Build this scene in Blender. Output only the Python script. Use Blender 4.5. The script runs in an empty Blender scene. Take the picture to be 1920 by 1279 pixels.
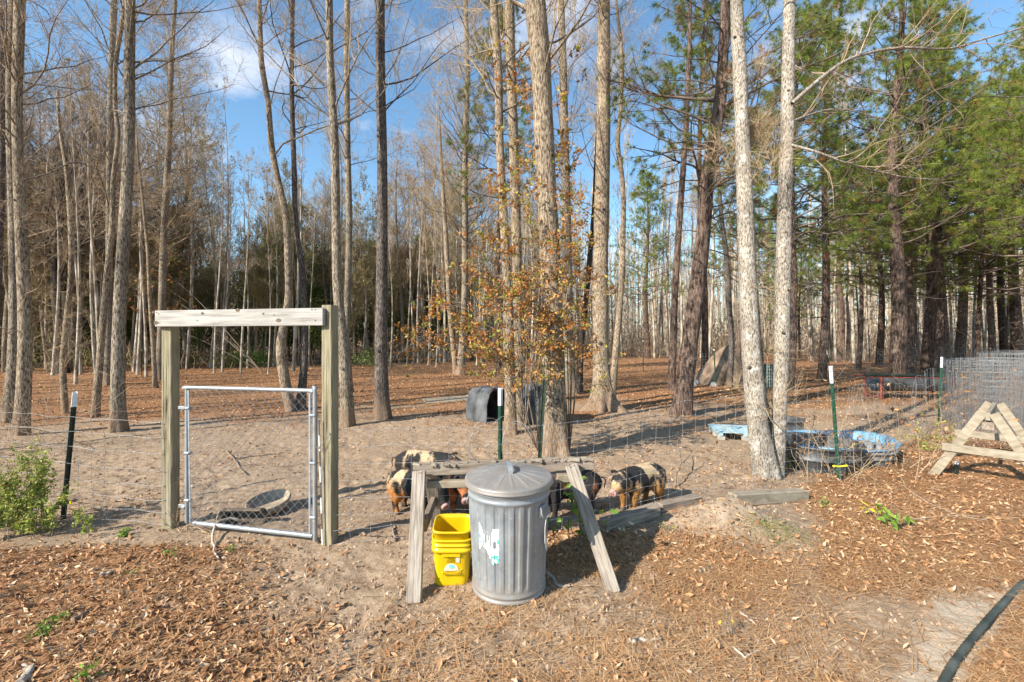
import bpy, bmesh, math, random
import numpy as np
from mathutils import Vector, Matrix

scene = bpy.context.scene
COL = scene.collection
random.seed(7)

# ------------------------------------------------------------------ camera, sky, sun, exposure
F = 820.0; CH = 1.6                       # focal length in photo pixels, camera height
cam_d = bpy.data.cameras.new("camera"); cam = bpy.data.objects.new("camera", cam_d); COL.objects.link(cam)
cam.location = (0, 0, CH); cam.rotation_euler = (math.radians(90), 0, 0)
cam_d.sensor_width = 36; cam_d.lens = F / 1920 * 36; cam_d.clip_start = 0.05; cam_d.clip_end = 2000
scene.camera = cam
SUN_EL = math.radians(33); SH = np.array([0.79, 0.61]); SH = SH / np.linalg.norm(SH)   # direction shadows run
world = bpy.data.worlds.new("World"); scene.world = world; world.use_nodes = True
wn, wl = world.node_tree.nodes, world.node_tree.links
wn.clear()
sky = wn.new("ShaderNodeTexSky"); sky.sky_type = 'NISHITA'; sky.sun_disc = False
sky.sun_elevation = SUN_EL; sky.sun_rotation = math.atan2(-SH[0], -SH[1])
sky.air_density = 1.0; sky.dust_density = 0.3; sky.ozone_density = 1.4
tc = wn.new("ShaderNodeTexCoord"); sep = wn.new("ShaderNodeSeparateXYZ")
add = wn.new("ShaderNodeMath"); add.operation = 'ADD'; add.inputs[1].default_value = 0.22
dx = wn.new("ShaderNodeMath"); dx.operation = 'DIVIDE'; dy = wn.new("ShaderNodeMath"); dy.operation = 'DIVIDE'
cmb = wn.new("ShaderNodeCombineXYZ"); cmb.inputs[2].default_value = 3.1
ns = wn.new("ShaderNodeTexNoise"); ns.inputs['Scale'].default_value = 1.5; ns.inputs['Detail'].default_value = 8; ns.inputs['Roughness'].default_value = 0.58
rmp = wn.new("ShaderNodeValToRGB"); rmp.color_ramp.elements[0].position = 0.565; rmp.color_ramp.elements[1].position = 0.74
mix = wn.new("ShaderNodeMix"); mix.data_type = 'RGBA'; mix.inputs[7].default_value = (5.0, 5.05, 5.4, 1)
bg = wn.new("ShaderNodeBackground"); bg.inputs[1].default_value = 0.125
wo = wn.new("ShaderNodeOutputWorld")
wl.new(tc.outputs['Generated'], sep.inputs[0]); wl.new(sep.outputs[2], add.inputs[0])
wl.new(sep.outputs[0], dx.inputs[0]); wl.new(add.outputs[0], dx.inputs[1]); wl.new(sep.outputs[1], dy.inputs[0]); wl.new(add.outputs[0], dy.inputs[1])
wl.new(dx.outputs[0], cmb.inputs[0]); wl.new(dy.outputs[0], cmb.inputs[1]); wl.new(cmb.outputs[0], ns.inputs[0])
wl.new(ns.outputs[0], rmp.inputs[0]); wl.new(rmp.outputs[0], mix.inputs[0]); wl.new(sky.outputs[0], mix.inputs[6])
tint = wn.new('ShaderNodeMix'); tint.data_type = 'RGBA'; tint.blend_type = 'MULTIPLY'; tint.inputs[0].default_value = 1; tint.inputs[7].default_value = (0.82, 1.03, 1.06, 1)
wl.new(sky.outputs[0], tint.inputs[6]); wl.new(tint.outputs[2], mix.inputs[6]); wl.new(mix.outputs[2], bg.inputs[0]); wl.new(bg.outputs[0], wo.inputs[0])
sun_d = bpy.data.lights.new("sun", 'SUN'); sun = bpy.data.objects.new("sun", sun_d); COL.objects.link(sun)
sun_d.energy = 5.0; sun_d.angle = math.radians(0.5); sun_d.color = (1.0, 0.93, 0.82)
_sd = Vector((SH[0] * math.cos(SUN_EL), SH[1] * math.cos(SUN_EL), -math.sin(SUN_EL)))
sun.rotation_euler = _sd.to_track_quat('-Z', 'Y').to_euler(); sun.location = (-10, -8, 12)
scene.view_settings.view_transform = 'Standard'; scene.view_settings.look = 'None'
scene.view_settings.exposure = 0.95; scene.view_settings.gamma = 1; scene.view_settings.use_curve_mapping = False
try:
    scene.cycles.max_bounces = 5; scene.cycles.diffuse_bounces = 3; scene.cycles.glossy_bounces = 3
except Exception: pass

# ------------------------------------------------------------------ helpers
def A(*v): return np.array(v, float)
def nrm(v): return v / np.maximum(np.linalg.norm(v, axis=-1, keepdims=True), 1e-9)
def _h(ix, iy, s):
    n = (ix * 374761393 + iy * 668265263 + s * 1442695041) & 0x7fffffff
    n = ((n ^ (n >> 13)) * 1274126177) & 0x7fffffff
    return ((n ^ (n >> 16)) & 0xffff) / 65535.0
def vnoise(x, y, s=0):
    x = np.asarray(x, float); y = np.asarray(y, float)
    ix = np.floor(x).astype(np.int64); iy = np.floor(y).astype(np.int64)
    fx = x - ix; fy = y - iy; fx = fx * fx * (3 - 2 * fx); fy = fy * fy * (3 - 2 * fy)
    return (_h(ix, iy, s) * (1 - fx) + _h(ix + 1, iy, s) * fx) * (1 - fy) + (_h(ix, iy + 1, s) * (1 - fx) + _h(ix + 1, iy + 1, s) * fx) * fy
def fbm(x, y, s=0, o=4):
    r = 0; a = 0.5
    for i in range(o): r = r + a * vnoise(x * 2 ** i, y * 2 ** i, s + i); a *= 0.5
    return r / (1 - 0.5 ** o)
def sstep(a, b, x):
    t = np.clip((x - a) / (b - a), 0, 1); return t * t * (3 - 2 * t)

class G:
    """collects vertices, faces and one random value per vertex"""
    def __init__(s): s.v = []; s.q = []; s.t = []; s.r = []; s.n = 0; s.qm = []; s.tm = []
    def add(s, V, Q=None, T=None, r=None, m=0):
        V = np.asarray(V, float).reshape(-1, 3)
        s.v.append(V)
        if Q is not None and len(Q): s.q.append(np.asarray(Q, np.int64).reshape(-1, 4) + s.n); s.qm.append(np.full(len(s.q[-1]), m))
        if T is not None and len(T): s.t.append(np.asarray(T, np.int64).reshape(-1, 3) + s.n); s.tm.append(np.full(len(s.t[-1]), m))
        s.r.append(np.zeros(len(V)) if r is None else (np.full(len(V), float(r)) if np.isscalar(r) else np.asarray(r, float)))
        s.n += len(V); return s
    def mesh(s, name, mats, smooth=True):
        me = bpy.data.meshes.new(name)
        V = np.concatenate(s.v); Q = np.concatenate(s.q) if s.q else np.zeros((0, 4), int); T = np.concatenate(s.t) if s.t else np.zeros((0, 3), int)
        me.vertices.add(len(V)); me.vertices.foreach_set('co', V.astype(np.float32).ravel())
        nl = Q.size + T.size; me.loops.add(nl); me.loops.foreach_set('vertex_index', np.concatenate([Q.ravel(), T.ravel()]).astype(np.int32))
        npoly = len(Q) + len(T); me.polygons.add(npoly)
        me.polygons.foreach_set('loop_start', np.concatenate([np.arange(len(Q)) * 4, Q.size + np.arange(len(T)) * 3]).astype(np.int32))
        me.polygons.foreach_set('use_smooth', np.full(npoly, smooth))
        mi = np.concatenate(s.qm + s.tm) if (s.qm or s.tm) else np.zeros(0)
        me.polygons.foreach_set('material_index', mi.astype(np.int32))
        at = me.attributes.new('rnd', 'FLOAT', 'POINT'); at.data.foreach_set('value', np.concatenate(s.r).astype(np.float32))
        for m in (mats if isinstance(mats, (list, tuple)) else [mats]): me.materials.append(m)
        me.update(calc_edges=True)
        return me
    def build(s, name, mats, parent=None, smooth=True, kind=None):
        return link(name, s.mesh(name, mats, smooth), parent, kind)
def link(name, me, parent=None, kind=None):
    o = bpy.data.objects.new(name, me); COL.objects.link(o)
    if parent is not None: o.parent = parent
    if kind: o['kind'] = kind
    return o
def tag(o, label, cat, group=None, kind=None):
    o['label'] = label; o['category'] = cat
    if group: o['group'] = group
    if kind: o['kind'] = kind
    return o
def thing(name, label, cat, loc=(0, 0, 0), rz=0, group=None):
    o = bpy.data.objects.new(name, None); COL.objects.link(o); o.empty_display_size = 0.1
    o.location = loc; o.rotation_euler = (0, 0, rz)
    return tag(o, label, cat, group)
def dup(o, loc, rz=0, sc=1, label=None, group=None):
    c = o.copy(); COL.objects.link(c); c.location = loc; c.rotation_euler = (0, 0, rz); c.scale = (sc, sc, sc)
    if label: c['label'] = label
    if group: c['group'] = group
    for ch in list(o.children):
        k = ch.copy(); COL.objects.link(k); k.parent = c
        for g in ch.children:
            j = g.copy(); COL.objects.link(j); j.parent = k
    return c

def tubes(g, P, R, S=5, m=0, r=None, cap=False, lobes=None):
    """P (N,K,3) centre lines, R (N,K) radii -> tubes with S sides"""
    P = np.asarray(P, float); R = np.asarray(R, float)
    if P.ndim == 2: P = P[None]; R = R[None]
    if R.ndim == 1: R = np.broadcast_to(R[:, None] if len(R) == len(P) and P.shape[1] != len(R) else R[None], P.shape[:2])
    N, K, _ = P.shape
    T = np.gradient(P, axis=1) if K > 1 else P * 0 + [0, 0, 1]
    T = nrm(T); mean = nrm(P[:, -1] - P[:, 0] + 1e-6)
    ref = np.where(np.abs(mean[:, 2:3]) > 0.75, A(1, 0, 0), A(0, 0, 1))[:, None, :]
    U = nrm(np.cross(T, ref)); W = np.cross(T, U)
    a = np.arange(S) * 2 * np.pi / S
    RR = np.broadcast_to(R[:, :, None], (N, K, S)) if lobes is None else R[:, :, None] * lobes
    V = P[:, :, None, :] + RR[..., None] * (np.cos(a)[:, None] * U[:, :, None, :] + np.sin(a)[:, None] * W[:, :, None, :])
    base = (np.arange(N) * K * S)[:, None, None] + (np.arange(K - 1) * S)[None, :, None]
    i = np.arange(S)[None, None, :]; j = (i + 1) % S
    Q = np.stack([base + i, base + j, base + S + j, base + S + i], -1).reshape(-1, 4)
    rr = None if r is None else np.repeat(np.broadcast_to(r, (N,)), K * S)
    g.add(V.reshape(-1, 3), Q, None, rr, m)
    if cap:
        for n in range(N):
            for k, fl in ((0, 1), (K - 1, 0)):
                ring = V[n, k]; c = ring.mean(0)
                tri = [[S, (q + 1) % S, q] if not fl else [S, q, (q + 1) % S] for q in range(S)]
                g.add(np.vstack([ring, c]), None, tri, None if r is None else float(np.ravel(r)[0]), m)
    return g
def tube1(g, pts, r, S=8, m=0, cap=True, rv=None):
    pts = np.asarray(pts, float); r = np.full(len(pts), r) if np.isscalar(r) else np.asarray(r, float)
    return tubes(g, pts[None], r[None], S, m, rv, cap)
def smooth_path(pts, n):
    """Catmull-Rom through pts, n samples"""
    p = np.asarray(pts, float); k = len(p)
    if k < 3: t = np.linspace(0, k - 1, n)[:, None]; i = np.clip(t.astype(int), 0, k - 2)[:, 0]; f = t - i[:, None]; return p[i] * (1 - f) + p[i + 1] * f
    q = np.vstack([2 * p[0] - p[1], p, 2 * p[-1] - p[-2]]); t = np.linspace(0, k - 1, n); i = np.clip(t.astype(int), 0, k - 2); f = (t - i)[:, None]
    a, b, c, d = q[i], q[i + 1], q[i + 2], q[i + 3]
    return 0.5 * (2 * b + (c - a) * f + (2 * a - 5 * b + 4 * c - d) * f ** 2 + (3 * b - a - 3 * c + d) * f ** 3)
def box(g, c, s, M=None, m=0, bev=0.0, r=None):
    """box centred c with full size s; optional 3x3 M; small chamfer"""
    hx, hy, hz = np.array(s) / 2.0; b = min(bev, min(hx, hy, hz) * 0.8)
    if b <= 0:
        V = np.array([[x, y, z] for z in (-hz, hz) for (x, y) in ((-hx, -hy), (hx, -hy), (hx, hy), (-hx, hy))])
        Q = [[0, 3, 2, 1], [4, 5, 6, 7], [0, 1, 5, 4], [1, 2, 6, 5], [2, 3, 7, 6], [3, 0, 4, 7]]; T = None
    else:
        bm = bmesh.new(); bmesh.ops.create_cube(bm, size=1)
        for v in bm.verts: v.co = Vector((v.co.x * hx * 2, v.co.y * hy * 2, v.co.z * hz * 2))
        bmesh.ops.bevel(bm, geom=bm.edges[:], offset=b, segments=1, affect='EDGES', profile=0.5)
        bm.verts.ensure_lookup_table(); V = np.array([v.co[:] for v in bm.verts]); Q = []; T = []
        for f in bm.faces:
            ix = [v.index for v in f.verts]
            (Q if len(ix) == 4 else T).append(ix)
        bm.free()
    if M is not None: V = V @ np.asarray(M).T
    g.add(V + np.asarray(c), Q, T, r, m); return g
def beam(g, a, b, w, t, up=(0, 0, 1), m=0, bev=0.004, r=None, wob=0.0, ext=0):
    """board from a to b; w across (perp. to up), t along up"""
    a = np.asarray(a, float); b = np.asarray(b, float); L = np.linalg.norm(b - a); x = (b - a) / L
    y = nrm(np.cross(up, x)); z = np.cross(x, y)
    return box(g, (a + b) / 2, (L, w, t), np.stack([x, y, z], 1), m, bev, r)
def lathe(g, prof, S=32, c=(0, 0, 0), m=0, close=False, r=None, rfun=None):
    prof = np.asarray(prof, float); K = len(prof); a = np.arange(S) * 2 * np.pi / S
    rr = prof[:, 0][:, None] * np.ones(S)
    if rfun is not None: rr = rr + rfun(a[None, :], prof[:, 1][:, None])
    V = np.stack([rr * np.cos(a), rr * np.sin(a), prof[:, 1][:, None] * np.ones(S)], -1).reshape(-1, 3) + np.asarray(c)
    i = np.arange(S)[None, :]; j = (i + 1) % S; b = (np.arange(K - 1) * S)[:, None]
    Q = np.stack([b + i, b + j, b + S + j, b + S + i], -1).reshape(-1, 4)
    return g.add(V, Q, None, r, m)
def rot(ax, ang):
    return np.array(Matrix.Rotation(ang, 3, ax))
def leaves(g, C, size, rng, m=0, flat=0.0, r=None, ratio=0.5, N0=None):
    """folded, slightly curled leaf blades: 4 triangles each"""
    C = np.asarray(C, float); N = len(C); size = np.broadcast_to(size, (N,))
    n = rng.normal(0, 1, (N, 3)) * (1 - flat) + A(0, 0, 1) * flat * 1.6
    if N0 is not None: n = N0 + 0.5 * n
    n = nrm(n); a = nrm(np.cross(n, rng.normal(0, 1, (N, 3)))); b = np.cross(n, a)
    s = size[:, None]; cu = rng.uniform(-0.05, 0.28, (N, 1)); w = ratio * rng.uniform(0.7, 1.2, (N, 1))
    V = np.stack([C - a * s * 0.5 + n * s * cu, C - b * s * w * 0.5 + n * s * cu * 0.9 + a * s * 0.05, C + a * s * 0.5 + n * s * cu * rng.uniform(0, 1.6, (N, 1)), C + b * s * w * 0.5 + n * s * cu * 0.9, C], 1).reshape(-1, 3)
    k = (np.arange(N) * 5)[:, None, None]
    T = (k + np.array([[0, 1, 4], [1, 2, 4], [2, 3, 4], [3, 0, 4]])[None]).reshape(-1, 3)
    rv = rng.uniform(0, 1, N) if r is None else r
    return g.add(V, None, T, np.repeat(rv, 5), m)

# ---- ground position of a photo pixel and the terrain
MOUND = None
def P(px, py): y = CH * F / (py - 640.0); return A((px - 960) / F * y, y)
def at(px, py, y): return A((px - 960) / F * y, y, CH + (640 - py) / F * y)
_mc = P(1365, 985)
def pits(x, y, cs, s):
    ix = np.floor(x / cs).astype(np.int64); iy = np.floor(y / cs).astype(np.int64); z = 0
    for i in (-1, 0, 1):
        for j in (-1, 0, 1):
            a, b = ix + i, iy + j; px = (a + _h(a, b, s)) * cs; py = (b + _h(a, b, s + 1)) * cs; k = _h(a, b, s + 2); r = .022 + .03 * _h(a, b, s + 3)
            q = ((x - px) ** 2 + (y - py) ** 2) / (r * r); z = z + np.where(k < .6, -.020 * np.exp(-q ** 2 * .6) + .008 * np.exp(-(np.sqrt(q) - 1.5) ** 2 * 5), 0)
    return z
def gz(x, y):
    x = np.asarray(x, float); y = np.asarray(y, float)
    d = np.hypot(x, y)
    z = (fbm(x * 0.7, y * 0.7, 11, 3) - 0.5) * 0.07
    z = z + (fbm(x * 4, y * 4, 21, 3) - 0.5) * 0.065 * np.exp(-d / 14)
    pen = sstep(3.9, 4.4, y) * np.exp(-np.maximum(d - 6, 0) / 5)
    z = z + (fbm(x * 11, y * 11, 31, 2) - 0.5) * 0.060 * pen * sstep(.38, .68, fbm(x * 1.9, y * 1.9, 77, 3)) * (d < 14)
    z = z + 0.25 * np.exp(-((((x - _mc[0]) / 0.40) ** 2 + ((y - _mc[1]) / 0.30) ** 2)) ** 0.75) * (0.8 + 0.4 * fbm(x * 9, y * 9, 5, 2))
    z = z + pits(x, y, .17, 300) * sstep(3.9, 4.3, y) * np.exp(-np.maximum(d - 7, 0) / 4) * sstep(.30, .55, fbm(x * .8, y * .8, 91, 2)) * (y > 3)
    z = z + (fbm(x * 26, y * 26, 41, 2) - 0.5) * 0.018 * np.exp(-d / 5)
    return z - 0.02
def gp(px, py):
    p = P(px, py); return A(p[0], p[1], float(gz(p[0], p[1])))
def pix(x, y): y = np.maximum(y, 0.3); return 960 + F * x / y, 640 + CH * F / y

# ------------------------------------------------------------------ materials
def newmat(name, rough=0.85, spec=0.2):
    m = bpy.data.materials.new(name); m.use_nodes = True; n, l = m.node_tree.nodes, m.node_tree.links
    b = n['Principled BSDF']; b.inputs['Roughness'].default_value = rough; b.inputs['Specular IOR Level'].default_value = spec
    return m, n, l, b
def ramp(n, stops, interp='LINEAR'):
    r = n.new('ShaderNodeValToRGB'); e = r.color_ramp.elements; r.color_ramp.interpolation = interp
    while len(e) < len(stops): e.new(0.5)
    for i, (p, c) in enumerate(stops): e[i].position = p; e[i].color = (*c, 1) if len(c) == 3 else c
    return r
def noise_node(n, l, scale, detail=4, rough=0.6, vec=None, stretch=None, src='Object'):
    t = n.new('ShaderNodeTexCoord'); o = t.outputs[src]
    if stretch:
        mp = n.new('ShaderNodeMapping'); mp.inputs['Scale'].default_value = stretch; l.new(o, mp.inputs[0]); o = mp.outputs[0]
    x = n.new('ShaderNodeTexNoise'); x.inputs['Scale'].default_value = scale; x.inputs['Detail'].default_value = detail; x.inputs['Roughness'].default_value = rough
    l.new(o, x.inputs['Vector']); return x
def bump(n, l, b, src, strength, dist=0.02):
    u = n.new('ShaderNodeBump'); u.inputs['Strength'].default_value = strength; u.inputs['Distance'].default_value = dist
    l.new(src, u.inputs['Height']); l.new(u.outputs[0], b.inputs['Normal']); return u
def mixc(n, l, f, a, b, mode='MIX'):
    x = n.new('ShaderNodeMix'); x.data_type = 'RGBA'; x.blend_type = mode
    for k, s in ((0, f), (6, a), (7, b)):
        if hasattr(s, 'default_value') or hasattr(s, 'links'): l.new(s, x.inputs[k])
        else: x.inputs[k].default_value = s if k == 0 else (*s, 1)
    return x.outputs[2]
def simple(name, c1, c2, scale=20, rough=0.85, bs=0.3, bd=0.01, stretch=None, metal=0, spec=0.2, src='Object', p=(0.35, 0.65)):
    m, n, l, b = newmat(name, rough, spec); x = noise_node(n, l, scale, 5, 0.6, stretch=stretch, src=src)
    r = ramp(n, [(p[0], c1), (p[1], c2)]); l.new(x.outputs[0], r.inputs[0]); l.new(r.outputs[0], b.inputs['Base Color'])
    b.inputs['Metallic'].default_value = metal
    if bs: bump(n, l, b, x.outputs[0], bs, bd)
    return m
def bark(name, dark, mid, light, fs=56, vs=13, bs=1.0, lichen=None, mud=None, plates=False):
    m, n, l, b = newmat(name, 0.9, 0.12)
    x = noise_node(n, l, 1.0, 6, 0.65, stretch=(fs, fs, vs))
    big = noise_node(n, l, 2.2, 3, 0.5)
    r = ramp(n, [(0.39, dark), (0.49, mid), (0.62, light)]); l.new(x.outputs[0], r.inputs[0])
    r2 = ramp(n, [(0.35, (0.72, 0.70, 0.68)), (0.65, (1.12, 1.1, 1.06))]); l.new(big.outputs[0], r2.inputs[0])
    col = mixc(n, l, 1.0, r.outputs[0], r2.outputs[0], 'MULTIPLY')
    if lichen:
        z = noise_node(n, l, 9, 5, 0.7); rl = ramp(n, [(0.56, (0, 0, 0)), (0.66, (0.7, 0.7, 0.7))]); l.new(z.outputs[0], rl.inputs[0])
        col = mixc(n, l, rl.outputs[0], col, lichen)
    if mud:
        t = n.new('ShaderNodeTexCoord'); s = n.new('ShaderNodeSeparateXYZ'); l.new(t.outputs['Object'], s.inputs[0])
        ad = n.new('ShaderNodeMath'); ad.operation = 'MULTIPLY_ADD'; ad.inputs[1].default_value = 0.6; l.new(big.outputs[0], ad.inputs[0]); l.new(s.outputs[2], ad.inputs[2])
        rm = ramp(n, [(0.45, (0.6, 0.6, 0.6)), (0.80, (0, 0, 0))]); l.new(ad.outputs[0], rm.inputs[0])
        col = mixc(n, l, rm.outputs[0], col, mud)
    l.new(col, b.inputs['Base Color'])
    h = x.outputs[0]
    if plates:
        t = n.new('ShaderNodeTexCoord'); mp = n.new('ShaderNodeMapping'); mp.inputs['Scale'].default_value = (14, 14, 5); l.new(t.outputs['Object'], mp.inputs[0])
        v = n.new('ShaderNodeTexVoronoi'); v.feature = 'DISTANCE_TO_EDGE'; l.new(mp.outputs[0], v.inputs['Vector'])
        rv = ramp(n, [(0.0, (0, 0, 0)), (0.16, (1, 1, 1))]); l.new(v.outputs['Distance'], rv.inputs[0])
        h = mixc(n, l, 0.45, rv.outputs[0], x.outputs[0]); col2 = mixc(n, l, 1.0, col, ramp_mul(n, l, rv.outputs[0]), 'MULTIPLY'); l.new(col2, b.inputs['Base Color'])
    bump(n, l, b, h, bs, 0.03); return m
def ramp_mul(n, l, s):
    r = ramp(n, [(0, (0.5, 0.45, 0.42)), (1, (1, 1, 1))]); l.new(s, r.inputs[0]); return r.outputs[0]
def leafmat(name, stops, rough=0.6, transl=0.0, spec=0.25):
    m, n, l, b = newmat(name, rough, spec); a = n.new('ShaderNodeAttribute'); a.attribute_name = 'rnd'
    r = ramp(n, stops); l.new(a.outputs['Fac'], r.inputs[0]); l.new(r.outputs[0], b.inputs['Base Color'])
    if transl:
        t = n.new('ShaderNodeBsdfTranslucent'); mx = n.new('ShaderNodeMixShader'); mx.inputs[0].default_value = transl
        l.new(r.outputs[0], t.inputs[0]); l.new(b.outputs[0], mx.inputs[1]); l.new(t.outputs[0], mx.inputs[2])
        l.new(mx.outputs[0], n['Material Output'].inputs[0])
    return m

MUD = (0.26, 0.17, 0.11)
M = {}
M['bark_grey'] = bark('bark_grey', (0.07, 0.055, 0.042), (0.25, 0.205, 0.155), (0.42, 0.36, 0.285), mud=MUD)
M['bark_tan'] = bark('bark_tan', (0.085, 0.06, 0.042), (0.29, 0.225, 0.16), (0.47, 0.39, 0.295), mud=MUD)
M['bark_pale'] = bark('bark_pale', (0.11, 0.09, 0.07), (0.34, 0.295, 0.245), (0.52, 0.475, 0.41), fs=85, vs=26, bs=0.8, lichen=(0.62, 0.60, 0.55))
M['bark_dark'] = bark('bark_dark', (0.035, 0.03, 0.027), (0.12, 0.10, 0.09), (0.25, 0.215, 0.19), mud=MUD)
M['bark_black'] = bark('bark_black', (0.02, 0.018, 0.015), (0.06, 0.05, 0.045), (0.13, 0.11, 0.09))
M['bark_pine'] = bark('bark_pine', (0.07, 0.047, 0.038), (0.23, 0.16, 0.13), (0.40, 0.31, 0.255), fs=26, vs=5, bs=1.0, plates=True)
M['bark_pine_dark'] = bark('bark_pine_dark', (0.04, 0.028, 0.022), (0.15, 0.105, 0.082), (0.28, 0.205, 0.165), fs=26, vs=5, bs=1.0, plates=True)
M['twig'] = simple('twig', (0.28, 0.195, 0.105), (0.50, 0.38, 0.24), 3, bs=0)
M['twig_tan'] = simple('twig_tan', (0.24, 0.16, 0.10), (0.45, 0.34, 0.24), 3, bs=0)
M['twig_dark'] = simple('twig_dark', (0.07, 0.05, 0.04), (0.20, 0.15, 0.12), 3, bs=0)
M['far_trunk'] = bark('far_trunk', (0.16, 0.13, 0.10), (0.38, 0.33, 0.27), (0.56, 0.50, 0.42), fs=6, vs=1.2, bs=0.3)
M['far_twig'] = simple('far_twig', (0.28, 0.215, 0.15), (0.46, 0.37, 0.27), 0.5, bs=0)
M['needle'] = leafmat('needle', [(0.0, (0.08, 0.12, 0.022)), (0.45, (0.17, 0.225, 0.035)), (0.86, (0.29, 0.33, 0.055)), (0.93, (0.33, 0.16, 0.06))], 0.55, 0.25)
M['needle_light'] = leafmat('needle_light', [(0.0, (0.12, 0.17, 0.028)), (0.5, (0.22, 0.28, 0.045)), (0.9, (0.34, 0.38, 0.07)), (1, (0.34, 0.2, 0.07))], 0.55, 0.3)
M['needle_dead'] = leafmat('needle_dead', [(0.0, (0.12, 0.05, 0.02)), (1, (0.30, 0.14, 0.06))], 0.7)
M['evergreen'] = leafmat('evergreen', [(0.0, (0.05, 0.085, 0.018)), (0.6, (0.13, 0.18, 0.035)), (1, (0.26, 0.28, 0.06))], 0.5, 0.15)
M['olive_leaf'] = leafmat('olive_leaf', [(0.0, (0.08, 0.09, 0.022)), (0.5, (0.18, 0.175, 0.04)), (0.8, (0.27, 0.24, 0.06)), (1, (0.34, 0.20, 0.07))], 0.6, 0.2)
M['dead_leaf'] = leafmat('dead_leaf', [(0.0, (0.16, 0.07, 0.03)), (0.4, (0.34, 0.15, 0.05)), (0.75, (0.50, 0.27, 0.11)), (1, (0.60, 0.40, 0.22))], 0.6, 0.2)
M['oak_leaf'] = leafmat('oak_leaf', [(0.0, (0.20, 0.08, 0.03)), (0.35, (0.42, 0.17, 0.04)), (0.62, (0.52, 0.28, 0.10)), (0.76, (0.48, 0.38, 0.06)), (0.88, (0.20, 0.25, 0.04)), (1, (0.07, 0.13, 0.03))], 0.5, 0.3)
M['litter'] = leafmat('litter', [(0.0, (0.10, 0.055, 0.03)), (0.3, (0.26, 0.125, 0.055)), (0.55, (0.41, 0.215, 0.10)), (0.8, (0.51, 0.32, 0.18)), (1, (0.58, 0.46, 0.33))], 0.7)
M['pine_straw'] = leafmat('pine_straw', [(0.0, (0.22, 0.12, 0.06)), (0.5, (0.47, 0.25, 0.105)), (1, (0.60, 0.40, 0.22))], 0.7)
M['shrub_leaf'] = leafmat('shrub_leaf', [(0.0, (0.14, 0.20, 0.035)), (0.5, (0.32, 0.38, 0.07)), (0.9, (0.50, 0.50, 0.13)), (1, (0.3, 0.12, 0.05))], 0.45, 0.3)
M['green_leaf'] = leafmat('green_leaf', [(0.0, (0.10, 0.20, 0.03)), (1, (0.28, 0.42, 0.06))], 0.45, 0.3)
M['yellow_leaf'] = leafmat('yellow_leaf', [(0.0, (0.55, 0.45, 0.03)), (1, (0.65, 0.60, 0.08))], 0.45, 0.3)
def woodmat(name, a, b_, c, st=(3, 60, 60), knots=False, green=0.0, rough=0.85):
    m, n, l, b = newmat(name, rough, 0.15)
    x = noise_node(n, l, 1.0, 7, 0.62, stretch=st); y = noise_node(n, l, 3.0, 3, 0.5)
    r = ramp(n, [(0.28, a), (0.5, b_), (0.72, c)]); l.new(x.outputs[0], r.inputs[0])
    r2 = ramp(n, [(0.3, (0.78, 0.76, 0.73)), (0.7, (1.08, 1.07, 1.05))]); l.new(y.outputs[0], r2.inputs[0])
    col = mixc(n, l, 1.0, r.outputs[0], r2.outputs[0], 'MULTIPLY')
    if green:
        g_ = ramp(n, [(0.4, (0, 0, 0)), (0.7, (green, green, green))]); l.new(y.outputs[0], g_.inputs[0]); col = mixc(n, l, g_.outputs[0], col, (0.24, 0.22, 0.09))
    l.new(col, b.inputs['Base Color']); bump(n, l, b, x.outputs[0], 0.6, 0.006); return m
# (boards are built lengthways along the first object axis, posts along z)
M['wood_white'] = woodmat('wood_white', (0.21, 0.19, 0.175), (0.39, 0.37, 0.345), (0.50, 0.48, 0.45), st=(3, 60, 60))
M['wood_post'] = woodmat('wood_post', (0.13, 0.105, 0.07), (0.29, 0.25, 0.18), (0.40, 0.36, 0.28), st=(60, 60, 3), green=0.45)
M['wood_old'] = woodmat('wood_old', (0.10, 0.08, 0.065), (0.29, 0.25, 0.21), (0.43, 0.39, 0.34), st=(70, 70, 5))
M['wood_old_x'] = woodmat('wood_old_x', (0.10, 0.075, 0.06), (0.27, 0.22, 0.175), (0.41, 0.35, 0.29), st=(5, 70, 70))
M['wood_new'] = woodmat('wood_new', (0.19, 0.16, 0.115), (0.31, 0.265, 0.20), (0.40, 0.355, 0.285), st=(8, 40, 24))
M['knot'] = simple('knot', (0.09, 0.06, 0.035), (0.22, 0.17, 0.11), 90, bs=0)
M['galv'] = None
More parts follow.
